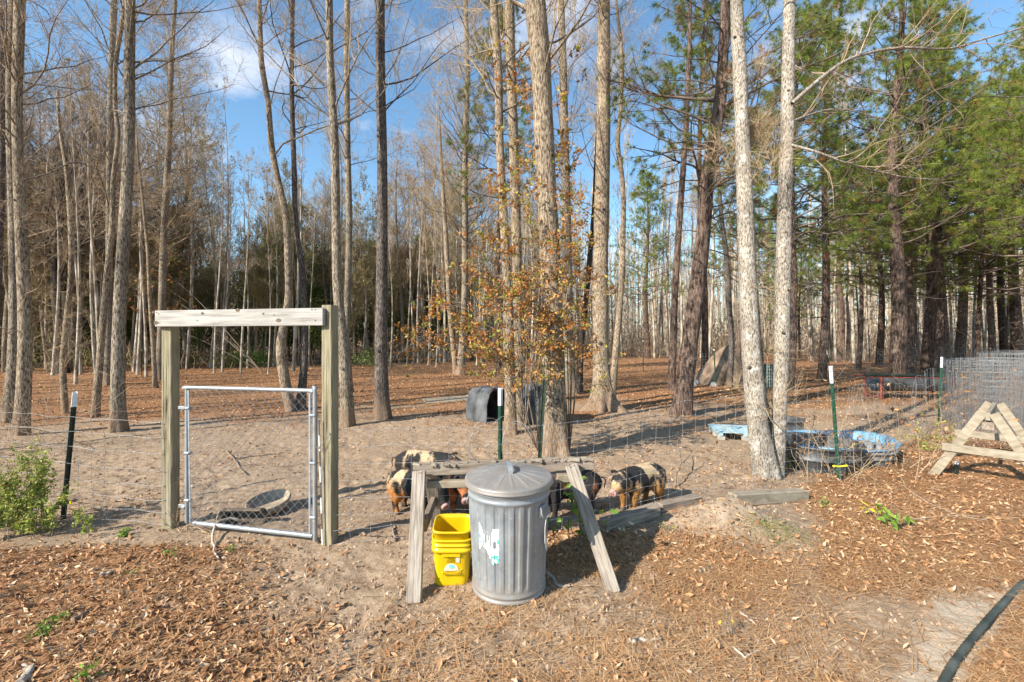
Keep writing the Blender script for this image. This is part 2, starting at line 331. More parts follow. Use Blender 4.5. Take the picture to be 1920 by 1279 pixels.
def galv(name, base=0.50, brown=0.0, rough=0.42):
    m, n, l, b = newmat(name, rough, 0.5); b.inputs['Metallic'].default_value = 0.30
    v = n.new('ShaderNodeTexVoronoi'); v.inputs['Scale'].default_value = 45; t = n.new('ShaderNodeTexCoord'); l.new(t.outputs['Object'], v.inputs['Vector'])
    y = noise_node(n, l, 5, 6, 0.65)
    r = ramp(n, [(0.25, (base * 0.70, base * 0.76, base * 0.81)), (0.75, (base * 1.12, base * 1.19, base * 1.24))]); l.new(y.outputs[0], r.inputs[0])
    rv = ramp(n, [(0, (0.93, 0.93, 0.94)), (1, (1.05, 1.05, 1.05))]); l.new(v.outputs['Color'], rv.inputs[0])
    col = mixc(n, l, 1.0, r.outputs[0], rv.outputs[0], 'MULTIPLY')
    zz_ = noise_node(n, l, 2.3, 7, 0.72, stretch=(1, 1, .45)); sr_ = ramp(n, [(0.50, (0, 0, 0)), (0.62, (0.5, 0.5, 0.5))]); l.new(zz_.outputs[0], sr_.inputs[0]); col = mixc(n, l, sr_.outputs[0], col, (0.30, 0.27, 0.23))
    w2 = noise_node(n, l, 40, 3, 0.6); wr2 = ramp(n, [(0.62, (0, 0, 0)), (0.70, (0.28, 0.28, 0.28))]); l.new(w2.outputs[0], wr2.inputs[0]); col = mixc(n, l, wr2.outputs[0], col, (0.58, 0.60, 0.61))
    if brown:
        s = n.new('ShaderNodeSeparateXYZ'); l.new(t.outputs['Object'], s.inputs[0])
        z = noise_node(n, l, 7, 5, 0.7); q = n.new('ShaderNodeMath'); q.operation = 'MULTIPLY_ADD'; q.inputs[1].default_value = 0.5
        l.new(z.outputs[0], q.inputs[0]); l.new(s.outputs[2], q.inputs[2])
        rr = ramp(n, [(0.24, (brown, brown, brown)), (0.42, (0, 0, 0))]); l.new(q.outputs[0], rr.inputs[0]); col = mixc(n, l, rr.outputs[0], col, (0.33, 0.25, 0.18))
    l.new(col, b.inputs['Base Color'])
    rg = ramp(n, [(0.3, (rough - 0.08,) * 3), (0.7, (rough + 0.22,) * 3)]); l.new(y.outputs[0], rg.inputs[0]); l.new(rg.outputs[0], b.inputs['Roughness'])
    bump(n, l, b, y.outputs[0], 0.12, 0.01); return m
M['galv'] = galv('galvanised', 0.27, 0.45, 0.42); M['galv_pipe'] = galv('galvanised_pipe', 0.31); M['wire'] = simple('wire', (0.26, 0.26, 0.26), (0.42, 0.42, 0.42), 30, 0.45, 0, metal=0.5, spec=0.5)
M['wire_dark'] = simple('wire_dark', (0.12, 0.10, 0.09), (0.3, 0.28, 0.26), 30, 0.6, 0, metal=0.4)
M['yellow'] = simple('yellow_plastic', (0.60, 0.385, 0.003), (0.70, 0.455, 0.006), 5, 0.35, 0, spec=0.45)
M['yellow_in'] = M['yellow']
M['black_plastic'] = simple('black_plastic', (0.035, 0.037, 0.04), (0.13, 0.135, 0.14), 4, 0.5, 0.1, spec=0.4)
M['grey_plastic'] = simple('grey_plastic', (0.10, 0.105, 0.11), (0.24, 0.245, 0.25), 5, 0.55, 0.1, spec=0.4)
M['rubber'] = simple('rubber', (0.05, 0.04, 0.03), (0.22, 0.16, 0.11), 6, 0.8, 0.2)
M['rubber_dusty'] = simple('rubber_dusty', (0.22, 0.17, 0.12), (0.36, 0.28, 0.20), 8, 0.9, 0.2)
M['post_green'] = simple('post_green', (0.01, 0.05, 0.028), (0.02, 0.085, 0.05), 25, 0.5, 0, spec=0.4)
M['post_dark'] = simple('post_dark', (0.012, 0.022, 0.014), (0.03, 0.045, 0.03), 25, 0.5, 0, spec=0.4)
M['white_paint'] = simple('white_paint', (0.62, 0.62, 0.60), (0.82, 0.82, 0.80), 30, 0.6, 0)
M['blue_plastic'] = simple('blue_plastic', (0.08, 0.20, 0.31), (0.20, 0.38, 0.52), 6, 0.45, 0, spec=0.4)
M['blue_wood'] = simple('blue_wood', (0.20, 0.33, 0.38), (0.40, 0.53, 0.56), 14, 0.8, 0.3)
M['red_metal'] = simple('red_metal', (0.17, 0.045, 0.035), (0.28, 0.085, 0.065), 12, 0.55, 0)
M['tarp'] = simple('tarp', (0.13, 0.09, 0.06), (0.36, 0.25, 0.17), 2.5, 0.8, 0.5, 0.05)
M['concrete'] = simple('concrete', (0.30, 0.27, 0.23), (0.45, 0.41, 0.36), 9, 0.9, 0.3)
M['ribbon'] = simple('ribbon', (0.62, 0.52, 0.02), (0.72, 0.62, 0.04), 9, 0.5, 0)
M['stick'] = simple('stick', (0.10, 0.07, 0.05), (0.32, 0.24, 0.17), 25, 0.9, 0.5)
M['stick_pale'] = simple('stick_pale', (0.26, 0.21, 0.16), (0.50, 0.43, 0.35), 25, 0.9, 0.5)
M['hose'] = simple('hose', (0.035, 0.04, 0.035), (0.10, 0.11, 0.095), 6, 0.55, 0.1)
M['paper'] = simple('paper', (0.70, 0.70, 0.68), (0.84, 0.84, 0.82), 25, 0.7, 0)
M['teal'] = simple('teal', (0.05, 0.38, 0.32), (0.12, 0.48, 0.42), 25, 0.7, 0)
M['ink'] = simple('ink', (0.10, 0.07, 0.0), (0.14, 0.10, 0.0), 5, 0.5, 0)
M['label_grey'] = simple('label_grey', (0.52, 0.42, 0.28), (0.66, 0.58, 0.48), 40, 0.5, 0)
M['label_blue'] = simple('label_blue', (0.15, 0.52, 0.62), (0.28, 0.62, 0.70), 30, 0.5, 0)
M['rust'] = simple('rust', (0.20, 0.09, 0.05), (0.36, 0.22, 0.14), 60, 0.8, 0)
M['rope'] = simple('rope', (0.60, 0.55, 0.50), (0.74, 0.70, 0.66), 60, 0.9, 0)

# ground material: sand, churned dirt and litter; the litter amount is a point attribute
gm, n, l, b = newmat('ground', 0.95, 0.08)
na = noise_node(n, l, 1.6, 8, 0.65, src='Object'); nb = noise_node(n, l, 38, 6, 0.75, src='Object'); ncc = noise_node(n, l, 14, 7, 0.75, src='Object'); nd = noise_node(n, l, 5, 5, 0.6, src='Object', stretch=(0.6, 1.6, 1))
sand = ramp(n, [(0.28, (0.17, 0.112, 0.074)), (0.46, (0.335, 0.238, 0.157)), (0.68, (0.47, 0.36, 0.255))]); l.new(ncc.outputs[0], sand.inputs[0])
grn = ramp(n, [(0.3, (0.70, 0.68, 0.66)), (0.7, (1.12, 1.12, 1.12))]); l.new(nb.outputs[0], grn.inputs[0])
sc_ = mixc(n, l, 1.0, sand.outputs[0], grn.outputs[0], 'MULTIPLY')
pal = n.new('ShaderNodeAttribute'); pal.attribute_name = 'pale'; sc_ = mixc(n, l, pal.outputs['Fac'], sc_, (0.50, 0.415, 0.315))
lit = ramp(n, [(0.25, (0.05, 0.028, 0.016)), (0.42, (0.18, 0.08, 0.036)), (0.55, (0.33, 0.175, 0.085)), (0.70, (0.46, 0.30, 0.17))]); l.new(nb.outputs[0], lit.inputs[0])
la = n.new('ShaderNodeAttribute'); la.attribute_name = 'litter'
mm = n.new('ShaderNodeMath'); mm.operation = 'MULTIPLY_ADD'; mm.inputs[1].default_value = 2.4; l.new(ncc.outputs[0], mm.inputs[0]); l.new(la.outputs['Fac'], mm.inputs[2])
mm.use_clamp = False; ms = n.new('ShaderNodeMath'); ms.operation = 'MULTIPLY'; ms.inputs[1].default_value = 0.4; l.new(mm.outputs[0], ms.inputs[0]); mm = ms
lr = ramp(n, [(0.60, (0, 0, 0)), (0.80, (1, 1, 1))]); l.new(mm.outputs[0], lr.inputs[0])
l.new(mixc(n, l, lr.outputs[0], sc_, lit.outputs[0]), b.inputs['Base Color'])
hb = mixc(n, l, 0.35, ncc.outputs[0], nb.outputs[0]); bump(n, l, b, hb, 0.9, 0.03)
M['ground'] = gm

# ------------------------------------------------------------------ ground sheet and litter
def litter_amount(x, y):
    """0 = bare dirt, 1 = thick leaves; a fixed map of the yard"""
    px, py = pix(x, y); w = (fbm(x * 1.3, y * 1.3, 3, 4) - 0.5)
    a = np.zeros_like(x)
    a = np.maximum(a, sstep(7.2, 13.0, y + w * 7 + np.maximum(-x - 4, 0) * .35 - np.maximum(x - 4, 0) * 0.1) * 0.95)     # far part of the pen
    left = sstep(660, 330, px + w * 320) * sstep(1000, 1035, py + 60 * w)
    a = np.maximum(a, left)
    mid = 0.30 * sstep(1120, 1260, py + w * 160) * (px > 300) * sstep(1500, 1200, px)
    a = np.maximum(a, mid)
    right = sstep(1130, 1230, px + w * 120) * sstep(975, 1020, py + w * 40) * sstep(1790, 1690, px + (py - 1150) * 0.5 + w * 120)
    a = np.maximum(a, right * np.clip(0.55 + 2.6 * w, .12, 1))
    a = np.maximum(a, 0.85 * sstep(1860, 1910, px + (py - 1150) * 0.75 + w * 60) * (py > 1120))
    bank = sstep(1490, 1560, px + w * 60) * sstep(870, 905, py - (px - 1600) * 0.02 + sstep(1600, 1750, px) * 90 + w * 30) * sstep(1150, 1060, py)
    a = np.maximum(a, bank)
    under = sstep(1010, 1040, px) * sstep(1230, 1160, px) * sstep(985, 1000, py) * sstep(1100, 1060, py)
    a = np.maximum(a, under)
    a = np.maximum(a, 0.9 * (py < 0))
    a = np.where(y < 1.2, 0.7, a)
    m = np.clip(1.3 * np.exp(-(((x - _mc[0]) / 0.55) ** 2 + ((y - _mc[1]) / 0.40) ** 2)), 0, 1)
    return np.clip(a * (1 - m), 0, 1)
def pale_amount(x, y):
    px, py = pix(x, y); w = (fbm(x * 1.7, y * 1.7, 8, 3) - 0.5)
    s = px + (py - 1150) * 0.55
    return np.clip(0.75 * sstep(1690, 1760, s + 120 * w) * sstep(1905, 1850, s + 60 * w) * (py > 1010) + 0.25 * np.exp(-(((x - _mc[0]) / 0.5) ** 2 + ((y - _mc[1]) / 0.35) ** 2)), 0, 1)
th = np.concatenate([np.linspace(-75, 75, 520), np.linspace(78, 282, 69)]) * math.pi / 180
rr_ = np.concatenate([[0.02, 0.3, 0.6, 0.9, 1.2], np.geomspace(1.5, 14, 330), np.geomspace(14.6, 600, 70)])
TH, RR = np.meshgrid(th, rr_, indexing='xy'); X = RR * np.sin(TH); Y = RR * np.cos(TH)
Z = gz(X, Y); K_, S_ = X.shape
i = np.arange(S_)[None]; j = (i + 1) % S_; bb = (np.arange(K_ - 1) * S_)[:, None]
g = G(); g.add(np.stack([X, Y, Z], -1).reshape(-1, 3), np.stack([bb + i, bb + S_ + i, bb + S_ + j, bb + j], -1).reshape(-1, 4))
me = g.mesh('ground', M['ground'])
for nm, fn in (('litter', litter_amount), ('pale', pale_amount)):
    at_ = me.attributes.new(nm, 'FLOAT', 'POINT'); at_.data.foreach_set('value', fn(X.ravel(), Y.ravel()).astype(np.float32))
link('ground', me, None, 'structure')

rng = np.random.default_rng(5)
def scatter(n, ymax, thresh=1.0):
    """random ground points, thinning with distance, kept by the litter map"""
    ang = rng.uniform(-52, 52, n) * math.pi / 180; d = 1.7 * (ymax / 1.7) ** rng.uniform(0, 1, n) ** 0.8
    x = d * np.sin(ang) * 1.0; y = d * np.cos(ang)
    keep = rng.uniform(0, thresh, n) < litter_amount(x, y) ** 1.2 + 0.02 + 0.28 * sstep(.45, .75, fbm(x * 1.4, y * 1.4, 55, 3))
    return x[keep], y[keep]
g = G(); x, y = scatter(135000, 36); px_, py_ = pix(x, y)
ok = rng.uniform(0, 1, len(x)) < np.where((px_ > 760) & (py_ > 1060), 0.28, 1); x, y = x[ok], y[ok]
sz = (0.012 + 0.042 * rng.uniform(0, 1, len(x)) ** 1.6) * (1 + 0.05 * y)
leaves(g, np.stack([x, y, gz(x, y) + 0.008 + rng.uniform(0, 0.012, len(x))], -1), sz, rng, flat=0.55, ratio=0.45, r=np.clip(rng.beta(2.2, 2.0, len(x)), 0, 1))
tag(g.build('leaf_litter', M['litter'], kind='stuff', smooth=False), 'brown fallen leaves covering the yard and the far part of the pen', 'leaves')
g = G(); x, y = scatter(130000, 9); px_, py_ = pix(x, y)
ok = rng.uniform(0, 1, len(x)) < np.where((px_ > 700) & (py_ > 1000) | (px_ > 1480) & (py_ > 840), 1.0, 0.22); x, y = x[ok], y[ok]
N = len(x); a = rng.uniform(0, np.pi, N); L = rng.uniform(0.04, 0.11, N); dz = rng.normal(0, 0.008, N)
d = np.stack([np.cos(a), np.sin(a)], -1); w = np.stack([-np.sin(a), np.cos(a), a * 0], -1) * 0.0011
c = np.stack([x, y, gz(x, y) + 0.008 + rng.uniform(0, 0.01, N)], -1); e = np.stack([d[:, 0] * L, d[:, 1] * L, dz], -1)
V = np.stack([c - e - w, c - e + w, c + e + w, c + e - w], 1).reshape(-1, 3)
g.add(V, np.arange(4 * N).reshape(-1, 4), None, np.repeat(rng.uniform(0, 1, N), 4))
tag(g.build('pine_straw', M['pine_straw'], kind='stuff', smooth=False), 'rust coloured pine needles strewn over the sandy foreground', 'pine needles')
# clods and crumbs of dirt in the churned sand
g = G(); n = 16000; ang = rng.uniform(-50, 50, n) * math.pi / 180; d = 1.8 * (11 / 1.8) ** rng.uniform(0, 1, n); x = d * np.sin(ang); y = d * np.cos(ang)
s = 0.003 + 0.016 * rng.uniform(0, 1, n) ** 2.5 * (1 + 0.06 * y); o = A([1, 0, 0], [-1, 0, 0], [0, 1, 0], [0, -1, 0], [0, 0, .8], [0, 0, -.8]) if False else np.array([[1, 0, 0], [-1, 0, 0], [0, 1, 0], [0, -1, 0], [0, 0, .8], [0, 0, -.8]], float)
V = (np.stack([x, y, gz(x, y)], -1)[:, None] + o[None] * s[:, None, None] * rng.uniform(0.6, 1.4, (n, 6, 1))).reshape(-1, 3)
T = (np.arange(n)[:, None, None] * 6 + np.array([[0, 2, 4], [2, 1, 4], [1, 3, 4], [3, 0, 4], [2, 0, 5], [1, 2, 5], [3, 1, 5], [0, 3, 5]])[None]).reshape(-1, 3)
g.add(V, None, T, np.repeat(rng.uniform(0, 1, n), 6)); M['clod'] = leafmat('clod', [(0, (0.16, 0.11, 0.075)), (0.7, (0.32, 0.22, 0.145)), (1, (0.40, 0.29, 0.20))], 0.95)
tag(g.build('dirt_crumbs', M['clod'], kind='stuff', smooth=False), 'small clods and crumbs of dirt on the sand', 'dirt')
# ------------------------------------------------------------------ trees
def grow(rng, S0, D0, L, K, wig, up):
    N = len(S0); P_ = np.zeros((N, K, 3)); P_[:, 0] = S0; d = nrm(D0); st = (np.broadcast_to(L, (N,)) / (K - 1))[:, None]; p = S0.copy()
    for k in range(1, K):
        d = nrm(d + rng.normal(0, wig, (N, 3)) + A(0, 0, up)); p = p + d * st; P_[:, k] = p
    return P_
def kids(rng, P_, R_, n, t0, t1, ang, asd=0.2, zb=0.0, bias=1.0):
    """n side shoots per parent: start, direction, parent radius there, position along parent"""
    N, K, _ = P_.shape; t = t0 + (t1 - t0) * rng.uniform(0, 1, (N, n)) ** bias; f = t * (K - 1); i = np.clip(f.astype(int), 0, K - 2); f = f - i
    r_ = np.arange(N)[:, None]; p = P_[r_, i] * (1 - f)[..., None] + P_[r_, i + 1] * f[..., None]
    tan = nrm(P_[r_, i + 1] - P_[r_, i]); pr = nrm(np.cross(tan, rng.normal(0, 1, tan.shape)))
    a = rng.normal(ang, asd, (N, n))[..., None]; d = nrm(tan * np.cos(a) + pr * np.sin(a) + A(0, 0, zb))
    r = R_[r_, i] * (1 - f) + R_[r_, i + 1] * f
    return p.reshape(-1, 3), d.reshape(-1, 3), r.ravel(), t.ravel()
def taper(r0, K, e=0.25, mn=0.0015):
    return np.maximum(np.asarray(r0)[:, None] * np.linspace(1, e, K)[None], mn)
def slivers(g, S0, D, L, w, rng):
    s = nrm(np.cross(D, rng.normal(0, 1, D.shape))) * w; m = S0 + D * (L * .5)[:, None] + rng.normal(0, .03, D.shape) * L[:, None]; t = S0 + nrm(D + rng.normal(0, .25, D.shape)) * L[:, None]
    n = len(S0); V = np.stack([S0 - s, S0 + s, m + s * .7, m - s * .7, t], 1).reshape(-1, 3); k = np.arange(n)[:, None] * 5
    g.add(V, (k + np.array([[0, 1, 2, 3]])).reshape(-1, 4), (k + np.array([[3, 2, 4]])).reshape(-1, 3))
def crown(rng, trunk, trad, z0, z1, n1, L1, seed_up=0.10, ang=1.0, levels=3, n2=6, n3=5, n4=3, wig=0.16, r1=0.25, leaf=None, tip=False, minr=0.0024, dirs=None, fine=5, fl_=1.0, shr=0.6):
    """limbs, branches and twigs from a trunk line between heights z0 and z1 (relative)"""
    zt = trunk[:, 2]; z = rng.uniform(z0, z1, n1)
    p = np.stack([np.interp(z, zt, trunk[:, k]) for k in range(3)], -1); r = np.interp(z, zt, trad)
    az = rng.uniform(0, 2 * np.pi, n1); el = rng.normal(ang, 0.18, n1)
    d = np.stack([np.cos(az) * np.sin(el), np.sin(az) * np.sin(el), np.cos(el)], -1)
    fr = np.clip((z - z0) / max(z1 - z0, 0.1), 0, 1); L = L1 * (1.05 - shr * fr) * rng.uniform(0.6, 1.2, n1)
    rr = np.clip(np.minimum(r * r1 * 1.5, L * 0.0075), 0.004, 0.06)
    gb = G(); gt = G()
    P1 = grow(rng, p, d, L, 8, wig, seed_up); R1 = taper(rr, 8, 0.2, minr * 1.4); tubes(gb, P1, R1, 5)
    pts = []
    s, dd, pr, t = kids(rng, P1, R1, n2, 0.2, 1, 0.75, zb=0.25); P2 = grow(rng, s, dd, np.repeat(L, n2) * (0.62 - 0.35 * t) * rng.uniform(0.6, 1.3, len(t)), 6, wig * 1.2, seed_up * 1.2); R2 = taper(pr * 0.6, 6, 0.25, minr); tubes(gt, P2, R2, 4)
    L2 = np.linalg.norm(P2[:, -1] - P2[:, 0], axis=1)
    s, dd, pr, t = kids(rng, P2, R2, n3, 0.15, 1, 0.7, zb=0.2); P3 = grow(rng, s, dd, np.repeat(L2, n3) * (0.6 - 0.3 * t) * rng.uniform(0.6, 1.3, len(t)), 4, wig * 1.4, seed_up); R3 = taper(pr * 0.6, 4, 0.4, minr * 0.85); tubes(gt, P3, R3, 3)
    last = P3
    if levels > 3:
        L3 = np.linalg.norm(P3[:, -1] - P3[:, 0], axis=1)
        s, dd, pr, t = kids(rng, P3, R3, n4, 0.1, 1, 0.7, zb=0.1); P4 = grow(rng, s, dd, np.clip(np.repeat(L3, n4) * 0.6 * rng.uniform(0.5, 1.2, len(t)), 0.04, 0.6), 3, wig * 1.5, 0.02); R4 = taper(pr * 0.7, 3, 0.5, minr * 0.7); tubes(gt, P4, R4, 3)
        last = P4
    s, dd, pr, t = kids(rng, last, np.full(last.shape[:2], minr), fine, 0.05, 1, 0.75, 0.3, zb=0.15); slivers(gt, s, dd, rng.uniform(0.12, 0.5, len(t)) * fl_, minr * 0.75, rng)
    gl = None
    if leaf:
        nl, sz = leaf; q = last.reshape(-1, 3); gl = G(); c = q[rng.integers(0, len(q), nl)] + rng.normal(0, 0.03, (nl, 3)); leaves(gl, c, rng.uniform(0.6, 1.3, nl) * sz, rng, ratio=0.55)
    return gb, gt, gl
def line(ctrl, d, base, H, n=44, ext=None):
    """trunk centre line and radii relative to the base, from photo measurements at distance d, carried on to height H"""
    c = sorted(ctrl, key=lambda q: -q[1]); pts = [at(q[0], q[1], d) - base for q in c]; rad = [q[2] / 2 / F * d * math.cos(math.atan((q[0] - 960) / F)) for q in c]
    pts[0][2] = 0
    top = pts[-1]; k = max(H - top[2], 0.0)
    if k > 0.2:
        sl = (pts[-1] - pts[-2]) / max(pts[-1][2] - pts[-2][2], 0.1); sl = sl * 0.5; sl[2] = 1
        for f in (0.33, 0.66, 1.0): pts.append(top + sl * k * f); rad.append(rad[len(c) - 1] * (1 - 0.82 * f))
    pts = np.array(pts); path = smooth_path(pts, n); t = np.linspace(0, len(pts) - 1, n); r = np.interp(t, np.arange(len(pts)), rad)
    o = np.argsort(path[:, 2], kind='stable'); return path, r
def trunk_mesh(rng, path, r, S=20, flare=0.5, roots=5, fh=0.28, rough=0.05):
    # denser rings close to the ground
    zz = path[:, 2]; zs = np.concatenate([[-0.12, 0, 0.04, 0.09, 0.15, 0.22, 0.32, 0.45, 0.62, 0.85], np.linspace(1.1, zz.max(), 60)])
    t = np.interp(np.clip(zs, 0, None), zz, np.arange(len(zz))); Pp = np.stack([np.interp(t, np.arange(len(zz)), path[:, k]) for k in range(3)], -1); Pp[0, 2] = -0.12
    R = np.interp(t, np.arange(len(zz)), r)
    a = np.arange(S) * 2 * np.pi / S; ph = rng.uniform(0, 6.28)
    lob = 1 + rough * (fbm(np.cos(a)[None] * 2.2 + 9 + zs[:, None] * 1.1, np.sin(a)[None] * 2.2 + zs[:, None] * 2.3 + ph, int(ph * 9), 3) - 0.5) * 2
    fl = np.exp(-np.clip(zs, 0, None) / fh)[:, None]; lob = lob * (1 + fl * flare * 0.55 * (0.35 + 0.75 * np.cos(roots * a + ph)[None] + 0.4 * np.cos(2 * a + ph * 2)[None]).clip(-0.3, 2))
    lob = lob * (1 + 0.09 * (fbm(zs[:, None] * 2.5 + a * 0, a * 0 + ph, int(ph * 31), 2) - 0.5))
    g = G(); tubes(g, Pp[None], R[None], S, lobes=lob[None])
    return g
seed_ = [100]
def tree(name, label, cat, ctrl, mat, H=15, z0=3.5, n1=22, L1=2.2, base=None, d=None, group=None, twig='twig', flare=0.5, roots=5, lv=3, n2=5, n3=4, leaf=None, low=0, lowL=0.8, up=0.10, ang=1.0, S=20, rough=0.05, leafm='dead_leaf', snap=False):
    seed_[0] += 1; rg = np.random.default_rng(seed_[0])
    c0 = max(ctrl, key=lambda q: q[1])
    if d is None: d = CH * F / (c0[1] - 640.0)
    x = (c0[0] - 960) / F * d; bz = float(gz(x, d)); B = A(x, d, 0.0)
    path, r = line(ctrl, d, B, H if not snap else 0); T = thing(name, label, cat, (x, d, bz), 0, group)
    trunk_mesh(rg, path, r, S, flare, roots, rough=rough).build('trunk', M[mat], T)
    for q_ in range(3 if r[0] > .06 else 0):
        zq = rg.uniform(.7, 5.5); pq = A(*[np.interp(zq, path[:, 2], path[:, i_]) for i_ in range(3)]); rq = float(np.interp(zq, path[:, 2], r)); az = rg.uniform(-2.6, -.5); dq = A(math.cos(az), math.sin(az), .15); g = G()
        tube1(g, [pq + dq * rq * .8, pq + dq * rq * 1.02, pq + dq * rq * (1.1 + .25 * rg.uniform())], [rq * .34, rq * .25, rq * .12], 8); g.build('knot', M['bark_dark'], T)
    if n1:
        gb, gt, gl = crown(rg, path, r, z0, path[-1, 2] * 0.98, int(n1 * 1.6), L1 * 1.1, up, ang, lv, n2, n3, leaf=leaf, fine=7)
        gb.build('limbs', M[mat if mat != 'bark_pale' else 'bark_grey'], T); gt.build('twigs', M[twig], T)
        if gl: gl.build('foliage', M[leafm], T, smooth=False)
    if low:
        gb, gt, gl = crown(rg, path, r, 0.8, max(z0, 2.0), low, lowL, 0.05, 1.3, 3, 4, 3, wig=0.22, minr=0.002); gt.v and gb.build('low_limbs', M[twig], T); gt.build('low_twigs', M[twig], T)
    return T, path, r

DEC = 'tree'
tree('bare_tree', 'left of the two leaning trunks at the left edge of the photo', DEC, [(24, 0, 20), (20, 200, 20), (25, 400, 22), (28, 560, 24), (24, 690, 26), (14, 790, 30)], 'bark_grey', z0=4.5, low=10, lowL=1.4, twig='twig_tan')
tree('bare_tree', 'right and nearer of the two close trunks at the left edge', DEC, [(37, 0, 24), (32, 200, 22), (38, 400, 25), (46, 560, 28), (46, 690, 30), (40, 815, 34)], 'bark_tan', z0=4.5, low=12, lowL=1.5, twig='twig_tan')
tree('bare_tree', 'thin trunk grazing the top left corner of the photo', DEC, [(2, 0, 14), (4, 300, 14), (-4, 560, 14), (-10, 735, 16)], 'bark_dark', z0=5, n1=16)
tree('dead_snag', 'thin pale dead trunk snapped off below the crown, behind the left fence post', 'dead tree', [(108, 170, 6), (112, 240, 9), (125, 320, 10), (133, 440, 11), (133, 520, 12), (123, 620, 13), (118, 690, 14), (122, 775, 15)], 'bark_tan', n1=0, low=14, lowL=0.9, snap=True, flare=0.25)
tree('bare_tree', 'slender leaning trunk that sways left of the thick grey trunk', DEC, [(235, 0, 9), (218, 110, 9), (216, 200, 9), (222, 250, 9), (212, 340, 10), (210, 430, 12), (200, 520, 13), (190, 640, 15), (178, 782, 17)], 'bark_tan', z0=4.8, n1=18, low=5)
tree('bare_tree', 'pale trunk half hidden behind the slender leaning trunk', DEC, [(214, 0, 14), (209, 150, 14), (206, 300, 14), (205, 450, 14), (203, 600, 15), (202, 722, 22)], 'bark_grey', z0=6, n1=20, L1=3)
tree('bare_tree', 'thick straight grey trunk left of the wooden gateway', DEC, [(244, 0, 21), (243, 120, 22), (242, 260, 23), (237, 370, 24), (230, 480, 26), (224, 600, 27), (221, 720, 29), (221, 808, 33)], 'bark_grey', z0=5.2, n1=24, flare=0.55)
tree('bare_tree', 'thin tree with fine whorled twigs rising above the left gatepost', DEC, [(329, 0, 8), (322, 100, 10), (319, 200, 11), (315, 300, 13), (309, 400, 13), (305, 520, 14), (302, 620, 15), (298, 712, 17)], 'bark_grey', z0=5, n1=60, L1=2.6, n2=6, leaf=(2500, 0.05), leafm='dead_leaf', up=0.02)
tree('bare_tree', 'very thin crooked stem just left of the wooden gateway', DEC, [(258, 280, 4), (268, 380, 6), (277, 470, 7), (281, 560, 8), (288, 660, 9), (291, 727, 11)], 'bark_tan', H=9, z0=4, n1=10, L1=1.2, low=5)
tree('bare_tree', 'curving pale trunk seen through the wooden gateway', DEC, [(488, 60, 10), (491, 120, 11), (503, 190, 11), (508, 260, 12), (520, 330, 13), (536, 400, 14), (540, 480, 14), (541, 560, 15), (527, 640, 19), (532, 700, 21), (546, 768, 22)], 'bark_tan', H=15, z0=5.5, n1=18, flare=0.3)
tree('bare_tree', 'dark crooked trunk beside the curving pale one behind the gate', DEC, [(549, 0, 8), (547, 150, 9), (551, 300, 10), (555, 420, 11), (566, 500, 12), (571, 600, 13), (570, 680, 14), (563, 765, 20)], 'bark_dark', H=15, z0=6, n1=18, flare=0.4)
tree('bare_tree', 'stout trunk bending behind the right gatepost', DEC, [(617, 0, 14), (619, 120, 15), (627, 260, 16), (630, 400, 17), (632, 520, 18), (640, 620, 21), (648, 710, 23), (652, 798, 27)], 'bark_grey', z0=5.5, n1=20, flare=0.4)
tree('bare_tree', 'slim trunk right behind the stout one at the right gatepost', DEC, [(651, 0, 11), (650, 150, 11), (652, 300, 12), (655, 420, 12), (652, 540, 12), (650, 640, 13), (655, 735, 15)], 'bark_grey', z0=6, n1=22)
tree('bare_tree', 'smooth dark straight trunk standing alone between gate and barrels', DEC, [(713, 0, 18), (713, 120, 18), (716, 260, 19), (717, 400, 20), (716, 520, 21), (714, 640, 23), (716, 730, 26), (717, 785, 32)], 'bark_dark', z0=6.2, n1=18, flare=0.45)
tree('bare_tree', 'slender trunk with wide whorled branches left of the oak leaves', DEC, [(873, 0, 8), (876, 150, 10), (872, 300, 11), (872, 430, 12), (871, 560, 12), (867, 640, 13), (864, 703, 17)], 'bark_grey', z0=6, n1=60, L1=3.4, leaf=(1500, 0.06), n2=6)
tree('bare_tree', 'thin stem leaning just left of the slender whorled tree', DEC, [(826, 280, 6), (832, 380, 8), (838, 480, 9), (843, 580, 9), (850, 650, 10), (856, 702, 13)], 'bark_tan', H=13, z0=6, n1=20, L1=2)
tree('bare_tree', 'left of the twin pale trunks behind the black barrels', DEC, [(926, 0, 15), (934, 120, 15), (937, 260, 15), (944, 400, 16), (951, 520, 17), (954, 640, 20), (957, 740, 21), (958, 811, 24)], 'bark_tan', z0=5.6, n1=18, low=4, flare=0.35)
tree('bare_tree', 'right of the twin pale trunks behind the black barrels', DEC, [(955, 0, 18), (958, 120, 18), (963, 260, 18), (967, 400, 19), (970, 520, 18), (972, 640, 16), (973, 740, 15), (974, 799, 17)], 'bark_tan', z0=5.6, n1=16, low=3, flare=0.3)
CT = tree('oak_tree', 'thickest trunk in the middle, rough bark, behind the trash can', DEC, [(1004, 0, 40), (1012, 90, 38), (1018, 200, 36), (1024, 330, 37), (1030, 450, 38), (1034, 560, 40), (1036, 660, 43), (1039, 760, 46), (1040, 852, 50)], 'bark_tan', z0=5.0, n1=20, flare=1.0, S=28, rough=0.08)
tree('bare_tree', 'grey trunk close behind the thick middle trunk', DEC, [(1052, 0, 12), (1056, 120, 14), (1058, 250, 16), (1062, 400, 18), (1064, 540, 19), (1066, 640, 20), (1070, 738, 23)], 'bark_grey', z0=6.5, n1=20, flare=0.6)
tree('bare_tree', 'dark slanting stem between two larger trunks right of the middle', DEC, [(1113, 400, 9), (1106, 480, 10), (1099, 560, 10), (1090, 640, 11), (1086, 733, 13)], 'bark_black', H=12, z0=5.5, n1=14)
